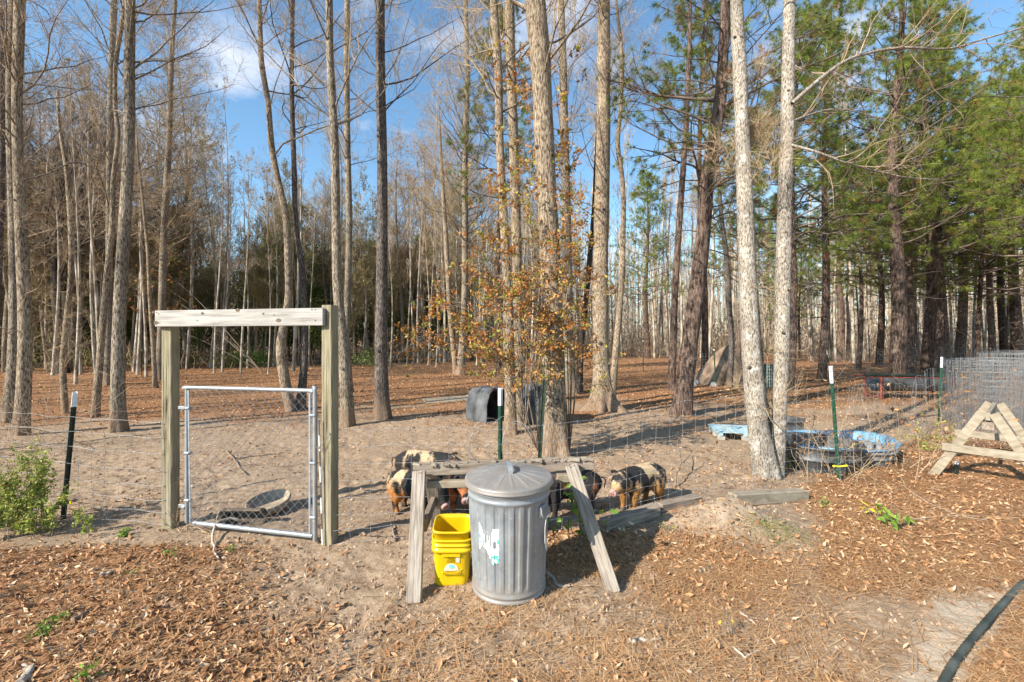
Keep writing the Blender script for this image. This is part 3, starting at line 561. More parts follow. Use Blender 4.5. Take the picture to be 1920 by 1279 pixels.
tree('oak_tree', 'straight pale trunk with buttressed foot right of the middle trunk', DEC, [(1132, 0, 23), (1132, 120, 25), (1131, 260, 26), (1128, 400, 28), (1126, 520, 29), (1126, 640, 30), (1129, 710, 32), (1132, 768, 44)], 'bark_tan', z0=6.4, n1=18, flare=1.6, S=28)
tree('bare_tree', 'slender wavy stem beside the buttressed pale trunk', DEC, [(1157, 20, 6), (1166, 110, 8), (1164, 200, 8), (1158, 270, 9), (1168, 350, 9), (1168, 450, 10), (1165, 540, 11), (1156, 640, 12), (1147, 755, 14)], 'bark_tan', H=12, z0=6, n1=10, L1=1.6)
tree('pine_tree', 'slim reddish pine trunk left of the leaning pine', 'pine tree', [(1291, 130, 10), (1282, 300, 11), (1272, 440, 12), (1265, 560, 13), (1259, 732, 15)], 'bark_pine', z0=8, n1=6, low=6, twig='twig_dark', flare=0.2)
PINE_L = tree('pine_tree', 'leaning pine with broken branch stubs and flaky reddish bark', 'pine tree', [(1360, 0, 19), (1356, 100, 20), (1350, 190, 24), (1337, 270, 27), (1325, 350, 27), (1318, 450, 28), (1304, 560, 30), (1290, 670, 33), (1277, 778, 36)], 'bark_pine', z0=3.6, n1=26, L1=2.2, twig='twig_dark', flare=0.45, up=0.0, ang=1.4)
WA = tree('oak_tree', 'left of the two forked whitish trunks growing from one foot', DEC, [(1381, 0, 25), (1386, 110, 26), (1391, 230, 28), (1396, 350, 30), (1400, 470, 33), (1405, 600, 36), (1413, 710, 38), (1422, 800, 40), (1436, 890, 50)], 'bark_pale', z0=4.9, n1=12, flare=0.4, S=28, rough=0.07, low=3)
WB = tree('oak_tree', 'right of the two forked whitish trunks, with a long pale limb', DEC, [(1480, 0, 24), (1478, 110, 25), (1476, 230, 27), (1472, 360, 28), (1469, 480, 30), (1467, 600, 31), (1464, 700, 29), (1460, 800, 30), (1450, 888, 40)], 'bark_pale', z0=5.2, n1=10, flare=0.25, S=28, rough=0.07)
tree('bare_tree', 'vine covered stem pressed against the right side of the left white trunk', DEC, [(1400, 300, 8), (1404, 420, 10), (1413, 520, 12), (1420, 620, 14), (1430, 720, 15), (1440, 800, 14), (1448, 870, 14)], 'bark_grey', d=5.45, H=5, z0=3, n1=6, L1=0.6, low=10, lowL=0.35, rough=0.2)
tree('bare_tree', 'dark forked stem in front of the brown tarp mound', DEC, [(1352, 400, 8), (1362, 480, 10), (1366, 560, 11), (1372, 640, 11), (1368, 726, 11)], 'bark_dark', H=11, z0=5, n1=14, L1=1.8)
# long pale limbs reaching right from the right white trunk, one part each
T, path, r = WB; Bx = A(*T.location)
for pts, w, nt in (([(1485, 195, 5.2), (1530, 155, 5.2), (1585, 115, 5.25), (1640, 97, 5.3), (1700, 90, 5.3), (1780, 92, 5.3), (1850, 72, 5.3), (1935, 48, 5.3)], 0.026, 26),
                   ([(1485, 228, 5.25), (1520, 215, 5.3), (1570, 205, 5.4), (1640, 220, 5.6), (1720, 250, 5.8)], 0.013, 12),
                   ([(1475, 270, 5.25), (1530, 285, 5.1), (1600, 310, 5.0), (1680, 330, 5.0), (1760, 338, 5.0)], 0.016, 14)):
    rg = np.random.default_rng(int(w * 1e4)); c = smooth_path([at(*p) - Bx for p in pts], 22); g = G(); tubes(g, c[None], np.linspace(w, w * 0.3, 22)[None], 7); g.build('limb', M['bark_pale'], T)
    g = G(); s, dd, pr, t = kids(rg, c[None], np.linspace(w, w * 0.3, 22)[None], nt, 0.15, 1, 0.7, zb=0.15); P2 = grow(rg, s, dd, rg.uniform(0.4, 1.3, nt), 8, 0.2, 0.04); R2 = taper(pr * 0.45, 8, 0.3, 0.002); tubes(g, P2, R2, 4)
    s, dd, pr, t = kids(rg, P2, R2, 6, 0.2, 1, 0.7); P3 = grow(rg, s, dd, rg.uniform(0.1, 0.45, len(t)), 5, 0.2, 0.02); tubes(g, P3, taper(pr * 0.6, 5, 0.4, 0.0016), 3); g.build('twigs', M['twig_tan'], T)

# ---- pines with needles
def tufts(g, C, D, rng, M_=34, L=0.17, w=0.0026, r=None):
    N = len(C); d = nrm(D[:, None] * 0.9 + rng.normal(0, 0.62, (N, M_, 3))); ln = L * rng.uniform(0.7, 1.15, (N, M_, 1))
    tip = C[:, None] + d * ln + A(0, 0, -1) * ln * 0.22; s = nrm(np.cross(d, rng.normal(0, 1, d.shape))) * w; c0 = C[:, None] + d * 0.01
    V = np.stack([c0 - s, c0 + s, tip], 2).reshape(-1, 3); rv = np.repeat(rng.uniform(0, 1, N) if r is None else r, M_ * 3)
    g.add(V, None, np.arange(len(V)).reshape(-1, 3), rv)
def pine_mesh(seed, H, z0, nl, L1, r0, nm='needle', M_=40, bark_='bark_pine_dark', w=0.0036, n2=7, lean=(0, 0), dead=0, trunk_S=12, ndl=0.21, lowdead=14):
    rg = np.random.default_rng(seed)
    z = np.linspace(0, H, 40); path = np.stack([lean[0] * z + 0.12 * np.sin(z * 0.5 + seed), lean[1] * z + 0.1 * np.cos(z * 0.45 + seed) - 0.1 * math.cos(seed), z], -1); path[:, :2] -= path[0, :2]
    r = r0 * (1 - 0.85 * (z / H) ** 1.1)
    gt = trunk_mesh(rg, path, r, trunk_S, 0.35, 4, rough=0.06)
    zz = z0 + (H - z0 - 0.2) * (np.arange(nl) / nl) + rg.uniform(-.2, .2, nl); az = np.arange(nl) * 2.4 + rg.uniform(0, .8, nl)
    fr = (zz - z0) / (H - z0); L = L1 * (1 - 0.75 * fr) * rg.uniform(0.6, 1.15, nl); el = 1.45 - 0.75 * fr
    p = np.stack([np.interp(zz, z, path[:, k]) for k in range(3)], -1); d = np.stack([np.cos(az) * np.sin(el), np.sin(az) * np.sin(el), np.cos(el)], -1)
    P1 = grow(rg, p, d, L, 8, 0.12, 0.03); R1 = taper(np.clip(L * 0.014, 0.008, 0.05), 8, 0.3, 0.004); gb = G(); tubes(gb, P1, R1, 5)
    s, dd, pr, t = kids(rg, P1, R1, n2, 0.3, 1, 0.8, zb=0.1); P2 = grow(rg, s, dd, np.repeat(L, n2) * (0.5 - 0.28 * t), 5, 0.15, 0.06); tubes(gb, P2, taper(pr * 0.6, 5, 0.4, 0.0035), 4)
    s, dd, pr, t = kids(rg, P2, P2[:, :, 0] * 0 + 0.004, 3, 0.35, 1, 0.6, zb=0.1); P3 = grow(rg, s, dd, rg.uniform(0.12, 0.4, len(t)), 3, 0.15, 0.1); tubes(gb, P3, taper(pr, 3, 0.6, 0.003), 3)
    # dead lower branches
    if lowdead:
        q = rg.uniform(z0 * 0.45, z0, lowdead); a_ = rg.uniform(0, 6.28, lowdead); pp = np.stack([np.interp(q, z, path[:, k]) for k in range(3)], -1)
        PD = grow(rg, pp, np.stack([np.cos(a_), np.sin(a_), a_ * 0 + 0.1], -1), rg.uniform(0.5, 2.0, lowdead), 7, 0.14, -0.01); RD = taper(np.full(lowdead, 0.014), 7, 0.3); tubes(gb, PD, RD, 4)
        s, dd, pr, t = kids(rg, PD, RD, 5, 0.2, 1, 0.8); tubes(gb, grow(rg, s, dd, rg.uniform(0.2, 0.7, len(t)), 4, 0.2, 0), taper(pr * 0.6, 4, 0.5, 0.003), 3)
    gn = G(); ends = np.concatenate([P3[:, -1], P2[:, -1], P1[:, -1], P3[:, 1]]); dirs = np.concatenate([P3[:, -1] - P3[:, -2], P2[:, -1] - P2[:, -2], P1[:, -1] - P1[:, -2], P3[:, 1] - P3[:, 0]])
    tufts(gn, ends, nrm(dirs), rg, M_, ndl, w)
    return gt, gb, gn
def make_pine(label, seed, loc, rz=0, sc=1, nm='needle', bark_='bark_pine_dark', group=None, **k):
    gt, gb, gn = pine_mesh(seed, **k); T = thing('pine_tree', label, 'pine tree', (loc[0], loc[1], float(gz(loc[0], loc[1]))), rz, group); T.scale = (sc,) * 3
    gt.build('trunk', M[bark_], T); gb.build('limbs', M['twig_dark'], T); gn.build('needles', M[nm], T, smooth=False); return T
p0 = P(1540, 716); pA = make_pine('reddish pine leaning slightly right, next right of the two white trunks', 1, p0, 0.4, H=15, z0=5.6, nl=64, L1=3.4, r0=0.16, lean=(0.035, 0), bark_='bark_pine')
p0 = P(1737, 706); pB = make_pine('left and darker of the two close pine trunks behind the trough', 2, p0, 2.0, nm='needle_light', H=17, z0=5.2, nl=70, L1=4.0, r0=0.24, lean=(0.004, 0))
p0 = P(1766, 698); pC = make_pine('right and redder of the two close pine trunks behind the trough', 3, p0, 1.0, H=18, z0=5.6, nl=64, L1=4.0, r0=0.30, bark_='bark_pine', lean=(-0.006, 0))
for k, (x_, y_) in enumerate(((-12.5, 5.6), (-16, 8.2), (-14.5, 10.5), (-20, 9.5), (-19, 13), (-23, 15), (-10.6, 4.3), (-17.5, 6.4), (-25, 11))):
    tree('bare_tree', 'bare grey trunk just outside the left edge of the photo', DEC, [(0, 100, 22), (6, 400, 24), (0, 640, 26), (0, 700, 28)], 'bark_grey', d=y_, H=15, n1=16, group='trunks outside the left edge')[0].location.x = x_
for k, (x_, y_, v, s_, lb) in enumerate(((9.2, 14.5, 0, .8, 'pine crown filling the sky above the farther right fence post'), (13.6, 15.5, 2, .85, 'pine behind the twin pine trunks, green down to mid height'), (17.5, 14, 1, .8, 'dark crowned pine past the right edge above the wire rolls'), (20, 22, 0, 1.0, 'tall pine far right behind the wire rolls'), (15.5, 30, 0, 1.0, 'pine deeper in the wood right of the twin pine trunks'), (24, 17, 2, .9, 'pine past the right edge of the photo'))):
    dup((pA, pB, pC)[v], (x_, y_, float(gz(x_, y_))), k * 1.7 + .3, s_, lb)
# foliage of the named pines whose trunks are modelled from the photo
def pine_limbs(T, path, r, z0, z1, n, L1, seed, nm='needle', M_=40, w=0.0036):
    rg = np.random.default_rng(seed); z = rg.uniform(z0, z1, n); az = rg.uniform(0, 6.28, n); p = np.stack([np.interp(z, path[:, 2], path[:, k]) for k in range(3)], -1)
    L = L1 * rg.uniform(0.5, 1.1, n); P1 = grow(rg, p, np.stack([np.cos(az), np.sin(az), az * 0 + 0.25], -1), L, 8, 0.12, 0.02); R1 = taper(np.clip(L * 0.012, 0.006, 0.04), 8, 0.3); gb = G(); tubes(gb, P1, R1, 5)
    s, dd, pr, t = kids(rg, P1, R1, 6, 0.35, 1, 0.8, zb=0.1); P2 = grow(rg, s, dd, np.repeat(L, 6) * (0.5 - 0.3 * t), 5, 0.15, 0.03); tubes(gb, P2, taper(pr * 0.6, 5, 0.4, 0.003), 4)
    gn = G(); e = np.concatenate([P2[:, -1], P2[:, 3], P1[:, -1]]); dd = np.concatenate([P2[:, -1] - P2[:, -2], P2[:, 3] - P2[:, 2], P1[:, -1] - P1[:, -2]]); tufts(gn, e, nrm(dd), rg, M_, 0.17, w)
    gb.build('needle_limbs', M['twig_dark'], T); gn.build('needles', M[nm], T, smooth=False)
pine_limbs(*PINE_L, 4.2, 12, 46, 2.6, 77)
k = 0
spec = [(1610, 690, 0, .85, 'thin dark pine behind the right fence, left of the twin pine trunks'), (1648, 684, 1, .9, 'thin straight dark pine just left of the twin pine trunks'), (1798, 690, 2, .9, 'pine trunk directly right of the twin pine trunks'),
        (1861, 690, 0, 1.1, 'grey straight pine trunk above the wire rolls'), (1884, 688, 1, .9, 'reddish pine right of the grey straight pine trunk'), (1908, 690, 2, 1.0, 'dark pine at the far right edge of the photo')]
LIGHT = [make_pine('bright sunlit young pine crown high behind the wire rolls', 11, P(1835, 700) , 0, nm='needle_light', H=13, z0=3.8, nl=70, L1=4.2, r0=0.12)]
for px, py, v, sc, lb in spec:
    src = (pA, pB, pC)[v]; q = P(px, py); dup(src, (q[0], q[1], float(gz(q[0], q[1]))), k * 1.3 + .5, sc, lb); k += 1
ZN = [(150, 'behind the twin trunks at left edge'), (300, 'just left of the gateway'), (460, 'over the left half of the gateway'), (640, 'over the right half of the gateway'), (780, 'around the lone dark straight trunk'), (920, 'left of the twin pale trunks'), (1050, 'behind the thick middle trunk'), (1170, 'behind the buttressed pale trunk'), (1290, 'left of the leaning pine'), (1390, 'between leaning pine and forked white trunks'), (1500, 'around the forked white trunks'), (1620, 'right of the forked white trunks'), (1740, 'left of the twin pine trunks'), (1830, 'right of the twin pine trunks'), (9999, 'above the wire rolls')]
def zone(px): return next(z for x, z in ZN if px < x)
far_p = [(1455, 672), (1500, 668), (1575, 676), (1690, 674), (1720, 678), (1985, 700), (2100, 735), (1215, 672)]
for q_, (px, py) in enumerate(far_p):
    q = P(px, py); q = q * min(1, 42 / q[1]); src = (pA, pB, pC, LIGHT[0])[(q_ * 7) % 4]
    dup(src, (q[0], q[1], 0), q_ * 0.9, 1.0, 'pine standing well back among the pale trunks, ' + zone(px), 'pines further back ' + zone(px))
q = P(1165, 690); make_pine('pine with drooping long needled branches right of the buttressed trunk', 21, (q[0] + 0.9, 17.0), 1.1, H=16, z0=7.2, nl=44, L1=3.4, r0=0.14, M_=44, w=0.0045)
q = P(905, 680); make_pine('tall pine whose green top shows between the twin pale trunks', 22, (-0.6, 21), 0.3, H=19, z0=8.5, nl=50, L1=2.8, r0=0.15)

# ---- woods behind: shared bare tree variants
def bare_variant(seed, H, r0, z0f, n1, L1, leaf=None, minr=0.005, twigm='far_twig', barkm='far_trunk', S=8, up=0.09, ang=0.85, n2=6, n3=5, lf='dead_leaf', wob=0.25):
    rg = np.random.default_rng(seed); z = np.linspace(0, H, 30); path = np.stack([wob * np.sin(z * 0.35 + seed) + rg.normal(0, .02) * z, wob * np.cos(z * 0.3 + seed * 2), z], -1); path[:, :2] -= path[0, :2]
    r = r0 * (1 - 0.88 * z / H); gtr = trunk_mesh(rg, path, r, S, 0.35, 4)
    gb, gt, gl = crown(rg, path, r, H * z0f, H * 0.98, n1, L1, up, ang, 3, n2, n3, leaf=leaf, minr=minr, wig=0.22, fine=2, fl_=1.3, shr=0.3)
    me = [('trunk', gtr.mesh('trunk', M[barkm])), ('limbs', gb.mesh('limbs', M[barkm])), ('twigs', gt.mesh('twigs', M[twigm]))]
    if gl: me.append(('foliage', gl.mesh('foliage', M[lf], False)))
    return me
def plant(me, name, label, cat, x, y, rz, sc, group):
    T = thing(name, label, cat, (x, y, float(gz(x, y))), rz, group); T.scale = (sc, sc, sc * random.uniform(.9, 1.15))
    for nm, m in me: link(nm, m, T)
    return T
random.seed(3)
def simple_far(seed, H, r0):
    rg = np.random.default_rng(seed); z = np.linspace(0, H, 9); path = np.stack([0.3 * np.sin(z * 0.2 + seed), 0.25 * np.cos(z * 0.23 + seed), z], -1); path[:, :2] -= path[0, :2]; g = G(); r = r0 * (1 - 0.9 * z / H)
    tubes(g, path[None], r[None], 6); gb, gt, _ = crown(rg, path, r, H * 0.4, H, 13, 2.6, 0.15, 0.6, 3, 4, 3, minr=0.009); return g, gb, gt
stems = []
for s_ in range(6):
    g, gb, gt = simple_far(40 + s_, 17 + s_, 0.10 + 0.02 * (s_ % 3)); stems.append([('trunk', g.mesh('trunk', M['far_trunk'])), ('twigs', (lambda a, b: (a.v.extend(b.v), a.q.extend([q + a.n for q in b.q]), a.qm.extend(b.qm), a.r.extend(b.r), a)[-1])(gb, gt).mesh('twigs', M['far_twig']))])
# individual slender trunks of the open wood to the right
cnt = 0; rs = np.random.default_rng(91)
def open_edge(px): return float(np.interp(px, [700, 1000, 1150, 1500, 2000], [30, 34, 40, 34, 24]))
while cnt < 290:
    px = rs.uniform(760, 2060); y = open_edge(px) + 62 * rs.uniform(0, 1) ** 1.1; x = (px - 960) / F * y; dp = 'front' if y < open_edge(px) + 12 else 'middle' if y < open_edge(px) + 32 else 'back'
    plant(stems[cnt % 6], 'slender_tree', 'slender bare tree, %s rows of the open wood, %s' % (dp, zone(px)), 'tree', x, y, rs.uniform(0, 6.28), rs.uniform(.75, 1.15), 'slender trees, %s rows, %s' % (dp, zone(px))); cnt += 1
# the rest of that wood as one mass
g = G(); n = 4000; px = rs.uniform(-900, 2500, n); y = rs.uniform(55, 190, n); x = (px - 960) / F * y; H = rs.uniform(13, 22, n)
b0 = np.stack([x, y, x * 0], -1); ln = rs.normal(0, 0.03, (n, 2)); Pt = b0[:, None] + np.stack([ln[:, 0:1] * np.linspace(0, 1, 4) * H[:, None], ln[:, 1:2] * np.linspace(0, 1, 4) * H[:, None], np.linspace(0, 1, 4) * H[:, None]], -1)
tubes(g, Pt, (rs.uniform(0.06, 0.16, n)[:, None] * np.linspace(1, .2, 4)), 4)
s, dd, pr, t = kids(rs, Pt, np.full((n, 4), .06), 40, 0.08, 1, 0.6, 0.3, zb=0.25, bias=.8); slivers(g, s, dd, rs.uniform(.8, 3.6, len(t)), .05, rs)
n = 70000; px = rs.uniform(-900, 2900, n); y = 46 + 140 * rs.uniform(0, 1, n) ** 1.3; S0 = np.stack([(px - 960) / F * y, y, np.abs(rs.normal(0, 1, n)) * 2.2], -1); slivers(g, S0, nrm(rs.normal(0, .45, (n, 3)) + A(0, 0, 1)), rs.uniform(.8, 2.8, n), .05, rs)
tag(g.build('far_woodland', M['far_twig'], kind='stuff'), 'mass of bare trees at the far end of the wood', 'woodland')
# denser, darker wood to the left
V1 = [bare_variant(61, 15, 0.17, 0.3, 42, 3.6, (3000, .09), barkm='bark_grey', twigm='twig'), bare_variant(62, 17, 0.14, 0.35, 44, 3.4, (3600, .09), twigm='twig', lf='olive_leaf'), bare_variant(63, 12, 0.10, 0.2, 46, 2.8, (7500, .10), barkm='bark_tan', twigm='twig', lf='olive_leaf'),
      bare_variant(64, 19, 0.16, 0.4, 44, 3.2, (900, .07), twigm='twig', barkm='bark_grey')]
LB = ['dark tree with brown leaves %s', 'tall thin olive tinted tree %s', 'low bushy olive brown tree %s', 'tall bare grey tree with brown buds %s']
def left_edge(px): return float(np.interp(px, [-200, 0, 300, 700, 900], [20, 21, 25, 30, 34]))
for c_ in range(235):
    px = rs.uniform(-160, 1080) if c_ < 205 else rs.uniform(-700, -160); y = left_edge(px) + 26 * rs.uniform(0, 1) ** 1.3; v = rs.integers(0, 4); x = (px - 960) / F * y
    plant(V1[v], 'woodland_tree', LB[v] % (zone(px) + (', front' if y < left_edge(px) + 9 else ', deeper')), 'tree', x, y, rs.uniform(0, 6.28), rs.uniform(.62, 1.0), ['dark trees ', 'thin olive trees ', 'bushy olive trees ', 'budding trees '][v] + zone(px) + (', front' if y < left_edge(px) + 9 else ', deeper'))
for c_ in range(60):
    px = rs.uniform(-60, 1000); le = left_edge(px); y = le - 7 + 10 * rs.uniform(0, 1) ** .6; x = (px - 960) / F * y
    plant(stems[c_ % 6], 'young_tree', 'thin young grey stem ' + zone(px) + (', out in the leaves' if y < le - 1 else ', at the wood edge'), 'tree', x, y, rs.uniform(0, 6.28), rs.uniform(.42, .75), 'young stems ' + zone(px) + (', out' if y < le - 1 else ', edge'))
# evergreens behind
def cedar(seed, H, W, n, sz, mats):
    rg = np.random.default_rng(seed); path = np.stack([np.linspace(0, 1, 12) * 0, np.linspace(0, 1, 12) * 0, np.linspace(0, H, 12)], -1); g = G(); tubes(g, path[None], (0.12 * np.linspace(1, .1, 12))[None], 7)
    nb = 70; z = H * (0.12 + 0.86 * rg.uniform(0, 1, nb)); az = rg.uniform(0, 6.28, nb); L = W * (1.1 - z / H) ** 0.7 * rg.uniform(.5, 1.15, nb)
    P1 = grow(rg, np.stack([z * 0, z * 0, z], -1), np.stack([np.cos(az), np.sin(az), az * 0 + 0.35], -1), L, 6, .15, 0.02); gb = G(); tubes(gb, P1, taper(np.full(nb, .03), 6, .3), 4)
    ii = rg.integers(0, nb, n); t = rg.uniform(.25, 1, n) * 5; k = np.clip(t.astype(int), 0, 4); c = P1[ii, k] + (P1[ii, k + 1] - P1[ii, k]) * (t - k)[:, None] + rg.normal(0, .22, (n, 3)); gl = G(); cl = np.repeat(rg.uniform(0, 1, nb), 1)[ii]
    leaves(gl, c, rg.uniform(.5, 1.3, n) * sz, rg, r=np.clip(cl * .6 + rg.uniform(0, .4, n), 0, 1), ratio=.6)
    return [('trunk', g.mesh('trunk', M['bark_dark'])), ('limbs', gb.mesh('limbs', M['twig_dark'])), ('foliage', gl.mesh('foliage', M[mats], False))]
EV = [cedar(71, 10, 3.0, 9000, .16, 'evergreen'), cedar(72, 8, 2.6, 8000, .15, 'evergreen'), cedar(73, 9, 2.6, 6000, .14, 'olive_leaf')]
for c_ in range(64):
    px = rs.uniform(-160, 880); y = left_edge(px) + 4 + 20 * rs.uniform(0, 1); v = rs.integers(0, 3); x = (px - 960) / F * y
    plant(EV[v], 'evergreen_tree', ['tall dark evergreen ', 'shorter dense evergreen ', 'olive tinted leafy tree '][v] + zone(px) + (', front' if y < left_edge(px) + 9 else ', deeper'), 'tree', x, y, rs.uniform(0, 6.28), rs.uniform(.7, 1.2), ['tall evergreens ', 'short evergreens ', 'leafy olive trees '][v] + zone(px) + (', edge' if y < left_edge(px) + 9 else ', deep'))
# big dark oak at the left, limbs spreading wide
OK_ = tree('oak_tree', 'dark spreading oak with ivy on its limbs behind the snapped snag', DEC, [(122, 330, 12), (112, 420, 16), (104, 520, 19), (110, 620, 20), (118, 692, 26)], 'bark_black', d=22, H=10, z0=4, n1=16, L1=9, twig='twig_dark', n2=9, n3=7, ang=0.75, up=0.03, leaf=(2600, .09), leafm='olive_leaf', lv=4)
# undergrowth along the far edge of the pen
g = G(); gl = G(); n = 2600; px = rs.uniform(-500, 2300, n); e = np.interp(px, [-400, 0, 300, 700, 900, 1150, 1500, 2000], [21, 22, 25, 29, 32, 38, 33, 25]); y = e + rs.uniform(-1.5, 22, n); x = (px - 960) / F * y
b0 = np.stack([x, y, gz(x, y)], -1); Pt = grow(rs, b0, np.stack([rs.normal(0, .5, n), rs.normal(0, .5, n), np.ones(n)], -1), rs.uniform(.5, 3.2, n), 6, .15, 0); Rt = taper(np.full(n, .012), 6, .3, .005); tubes(g, Pt, Rt, 3)
s, dd, pr, t = kids(rs, Pt, Rt, 7, .2, 1, .8); P2 = grow(rs, s, dd, rs.uniform(.2, .9, len(t)), 4, .2, .02); tubes(g, P2, taper(np.full(len(t), .006), 4, .5, .004), 3)
tag(g.build('brush', M['twig_tan'], kind='stuff'), 'tangled brown brush along the far edge of the pen', 'undergrowth')
q = P2.reshape(-1, 3); lm = q[:, 0] / q[:, 1] < 0.15; c = q[lm]; c = c[rs.integers(0, len(c), 15000)] + rs.normal(0, .12, (15000, 3)); c[:, 2] = np.abs(c[:, 2]) * rs.uniform(.4, 1, 15000); gl = G(); leaves(gl, c, rs.uniform(.05, .14, 15000), rs)
tag(gl.build('undergrowth_leaves', M['olive_leaf'], kind='stuff', smooth=False), 'low olive green undergrowth at the foot of the left wood', 'undergrowth')
for px, py, w_ in ((430, 668, 1.5), (470, 672, 1.2), (330, 676, 1.4), (205, 672, 1.6), (120, 690, 1.3), (690, 660, 1.2), (60, 676, 1.2)):
    q = P(px, 688); g = G(); n = 900; a = rs.normal(0, 1, (n, 3)) * A(w_ * .5, w_ * .4, .28) + A(0, 0, .55); a[:, 2] = np.abs(a[:, 2]); leaves(g, a, rs.uniform(.07, .16, n), rs); T = thing('bush', 'green bush at the foot of the left wood, seen past the gateway', 'bush', (q[0], q[1], 0), 0, 'green bushes at the foot of the wood'); g.build('foliage', M['shrub_leaf' if px in (430, 205) else 'green_leaf' if px == 470 else 'evergreen'], T, smooth=False)
    g = G(); Pt = grow(rs, np.zeros((9, 3)), rs.normal(0, .5, (9, 3)) + A(0, 0, 1), np.full(9, 1.0), 5, .15, 0); tubes(g, Pt, taper(np.full(9, .012), 5, .3), 4); g.build('stems', M['twig'], T)

# ---- oak saplings holding orange leaves round the middle trunk
def sapling(label, base, stems_, nleaf, lsz, seed, mat='oak_leaf', spread=1.0):
    rg = np.random.default_rng(seed); B = A(*base); T = thing('oak_sapling', label, 'sapling', tuple(B)); g = G(); pts = []
    for tip, rad in stems_:
        tip = A(*tip) - B; mid = tip * 0.5 + A(rg.normal(0, .08), rg.normal(0, .08), .1 * abs(tip[2])); c = smooth_path([A(0, 0, 0), mid, tip], 12); R = np.linspace(rad, .003, 12); tubes(g, c[None], R[None], 6)
        s, dd, pr, t = kids(rg, c[None], R[None], 11, .58, 1, 1.0, zb=.05); P2 = grow(rg, s, dd, rg.uniform(.3, .8, len(t)) * spread, 6, .18, -.01); R2 = taper(np.full(len(t), .005), 6, .4, .002); tubes(g, P2, R2, 4)
        s, dd, pr, t = kids(rg, P2, R2, 5, .2, 1, .8); P3 = grow(rg, s, dd, rg.uniform(.08, .3, len(t)) * spread, 4, .2, 0); tubes(g, P3, taper(np.full(len(t), .0022), 4, .5, .0012), 3); pts.append(P3.reshape(-1, 3)); pts.append(P2[:, 3:].reshape(-1, 3))
    g.build('stems', M['bark_grey'], T); q = np.concatenate(pts); ce = q[rg.integers(0, len(q), nleaf // 5)]; c = np.repeat(ce, 5, 0) + rg.normal(0, .03, (len(ce) * 5, 3)); gl = G()
    leaves(gl, c, rg.uniform(.6, 1.3, len(c)) * lsz, rg, ratio=.5, r=np.clip(np.repeat(rg.uniform(0, 1, len(ce)), 5) * .8 + rg.uniform(0, .2, len(c)), 0, 1)); gl.build('foliage', M[mat], T, smooth=False); return T
b_ = P(1010, 850)
sapling('oak sapling with orange and green leaves left of the thick middle trunk', (b_[0], b_[1], 0), [(at(890, 600, 5.9), .008), (at(960, 520, 6), .01), (at(920, 640, 5.6), .007), (at(1000, 430, 5.9), .011), (at(815, 610, 5.8), .007), (at(850, 540, 6.0), .007), (at(900, 455, 6.2), .009), (at(1000, 560, 5.7), .009), (at(960, 690, 5.5), .007), (at(935, 390, 6.0), .008), (at(1000, 300, 6.1), .009)], 3900, .06, 1)
b_ = P(1068, 845)
sapling('oak sapling with tan leaves right of the thick middle trunk', (b_[0], b_[1], 0), [(at(1065, 590, 5.9), .01), (at(1090, 660, 6), .007), (at(1045, 480, 5.7), .01), (at(1090, 520, 6.2), .009), (at(1030, 650, 5.6), .007), (at(1060, 350, 5.9), .008), (at(1010, 560, 5.6), .008), (at(1080, 410, 6.0), .008)], 2600, .06, 2)
b_ = P(985, 812)
sapling('tall thin sapling with scattered orange leaves reaching up the middle trunk', (b_[0], b_[1], 0), [(at(1020, 120, 7.0), .014), (at(960, 330, 7.2), .01), (at(1075, 260, 7.4), .01), (at(1000, 60, 7), .01), (at(1030, 330, 6.8), .009)], 1900, .072, 3, spread=1.3)
b_ = P(745, 700)
sapling('low orange leaved sapling left of the slender whorled tree', (b_[0] + 1.0, 13.5, 0), [(at(800, 630, 13), .01), (at(760, 655, 13), .01), (at(850, 600, 13), .01)], 500, .11, 4, spread=1.6)
b_ = P(285, 722)
sapling('brown leaved oak behind the left gatepost at the edge of the wood', (b_[0], 23, 0), [(at(255, 470, 23), .03), (at(290, 540, 23), .03), (at(270, 600, 22), .02), (at(240, 500, 24), .02)], 900, .14, 5, spread=3.0)
# bare bramble and shrub tangles
def tangle(name, label, cat, c, r, n, h, seed, mat='twig_tan', leafn=0, leafm='dead_leaf', ls=.06, lean=(0, 0)):
    rg = np.random.default_rng(seed); T = thing(name, label, cat, (c[0], c[1], float(gz(c[0], c[1])))); g = G(); s = np.stack([rg.normal(0, r[0], n), rg.normal(0, r[1], n), np.zeros(n)], -1)
    Pt = grow(rg, s, np.stack([rg.normal(lean[0], .6, n), rg.normal(lean[1], .4, n), np.ones(n)], -1), rg.uniform(.5, 1.3, n) * h, 9, .17, -.07); R = taper(rg.uniform(.0025, .005, n), 9, .4, .0012); tubes(g, Pt, R, 4)
    s, dd, pr, t = kids(rg, Pt, R, 5, .2, 1, .8); P2 = grow(rg, s, dd, rg.uniform(.15, .5, len(t)) * h, 5, .2, -.03); tubes(g, P2, taper(pr * .6, 5, .5, .001), 3); g.build('stems', M[mat], T)
    if leafn: q = P2.reshape(-1, 3); gl = G(); leaves(gl, q[rg.integers(0, len(q), leafn)], rg.uniform(.6, 1.3, leafn) * ls, rg); gl.build('foliage', M[leafm], T, smooth=False)
    return T
tangle('bramble', 'tangle of bare canes and dead leaves in front of the blue pool', 'bramble', gp(1545, 885), (.35, .25), 34, 1.0, 5, 'twig', 60, 'dead_leaf')
tangle('bramble', 'bramble with dry tan leaves right of the fence post by the pool', 'bramble', gp(1640, 880), (.35, .3), 26, 1.1, 6, 'twig_tan', 110, 'dead_leaf', lean=(.2, 0))
tangle('bramble', 'yellow green bramble at the foot of the farther right fence post', 'bramble', gp(1745, 835), (.25, .2), 22, .45, 7, 'twig', 200, 'shrub_leaf', .05)
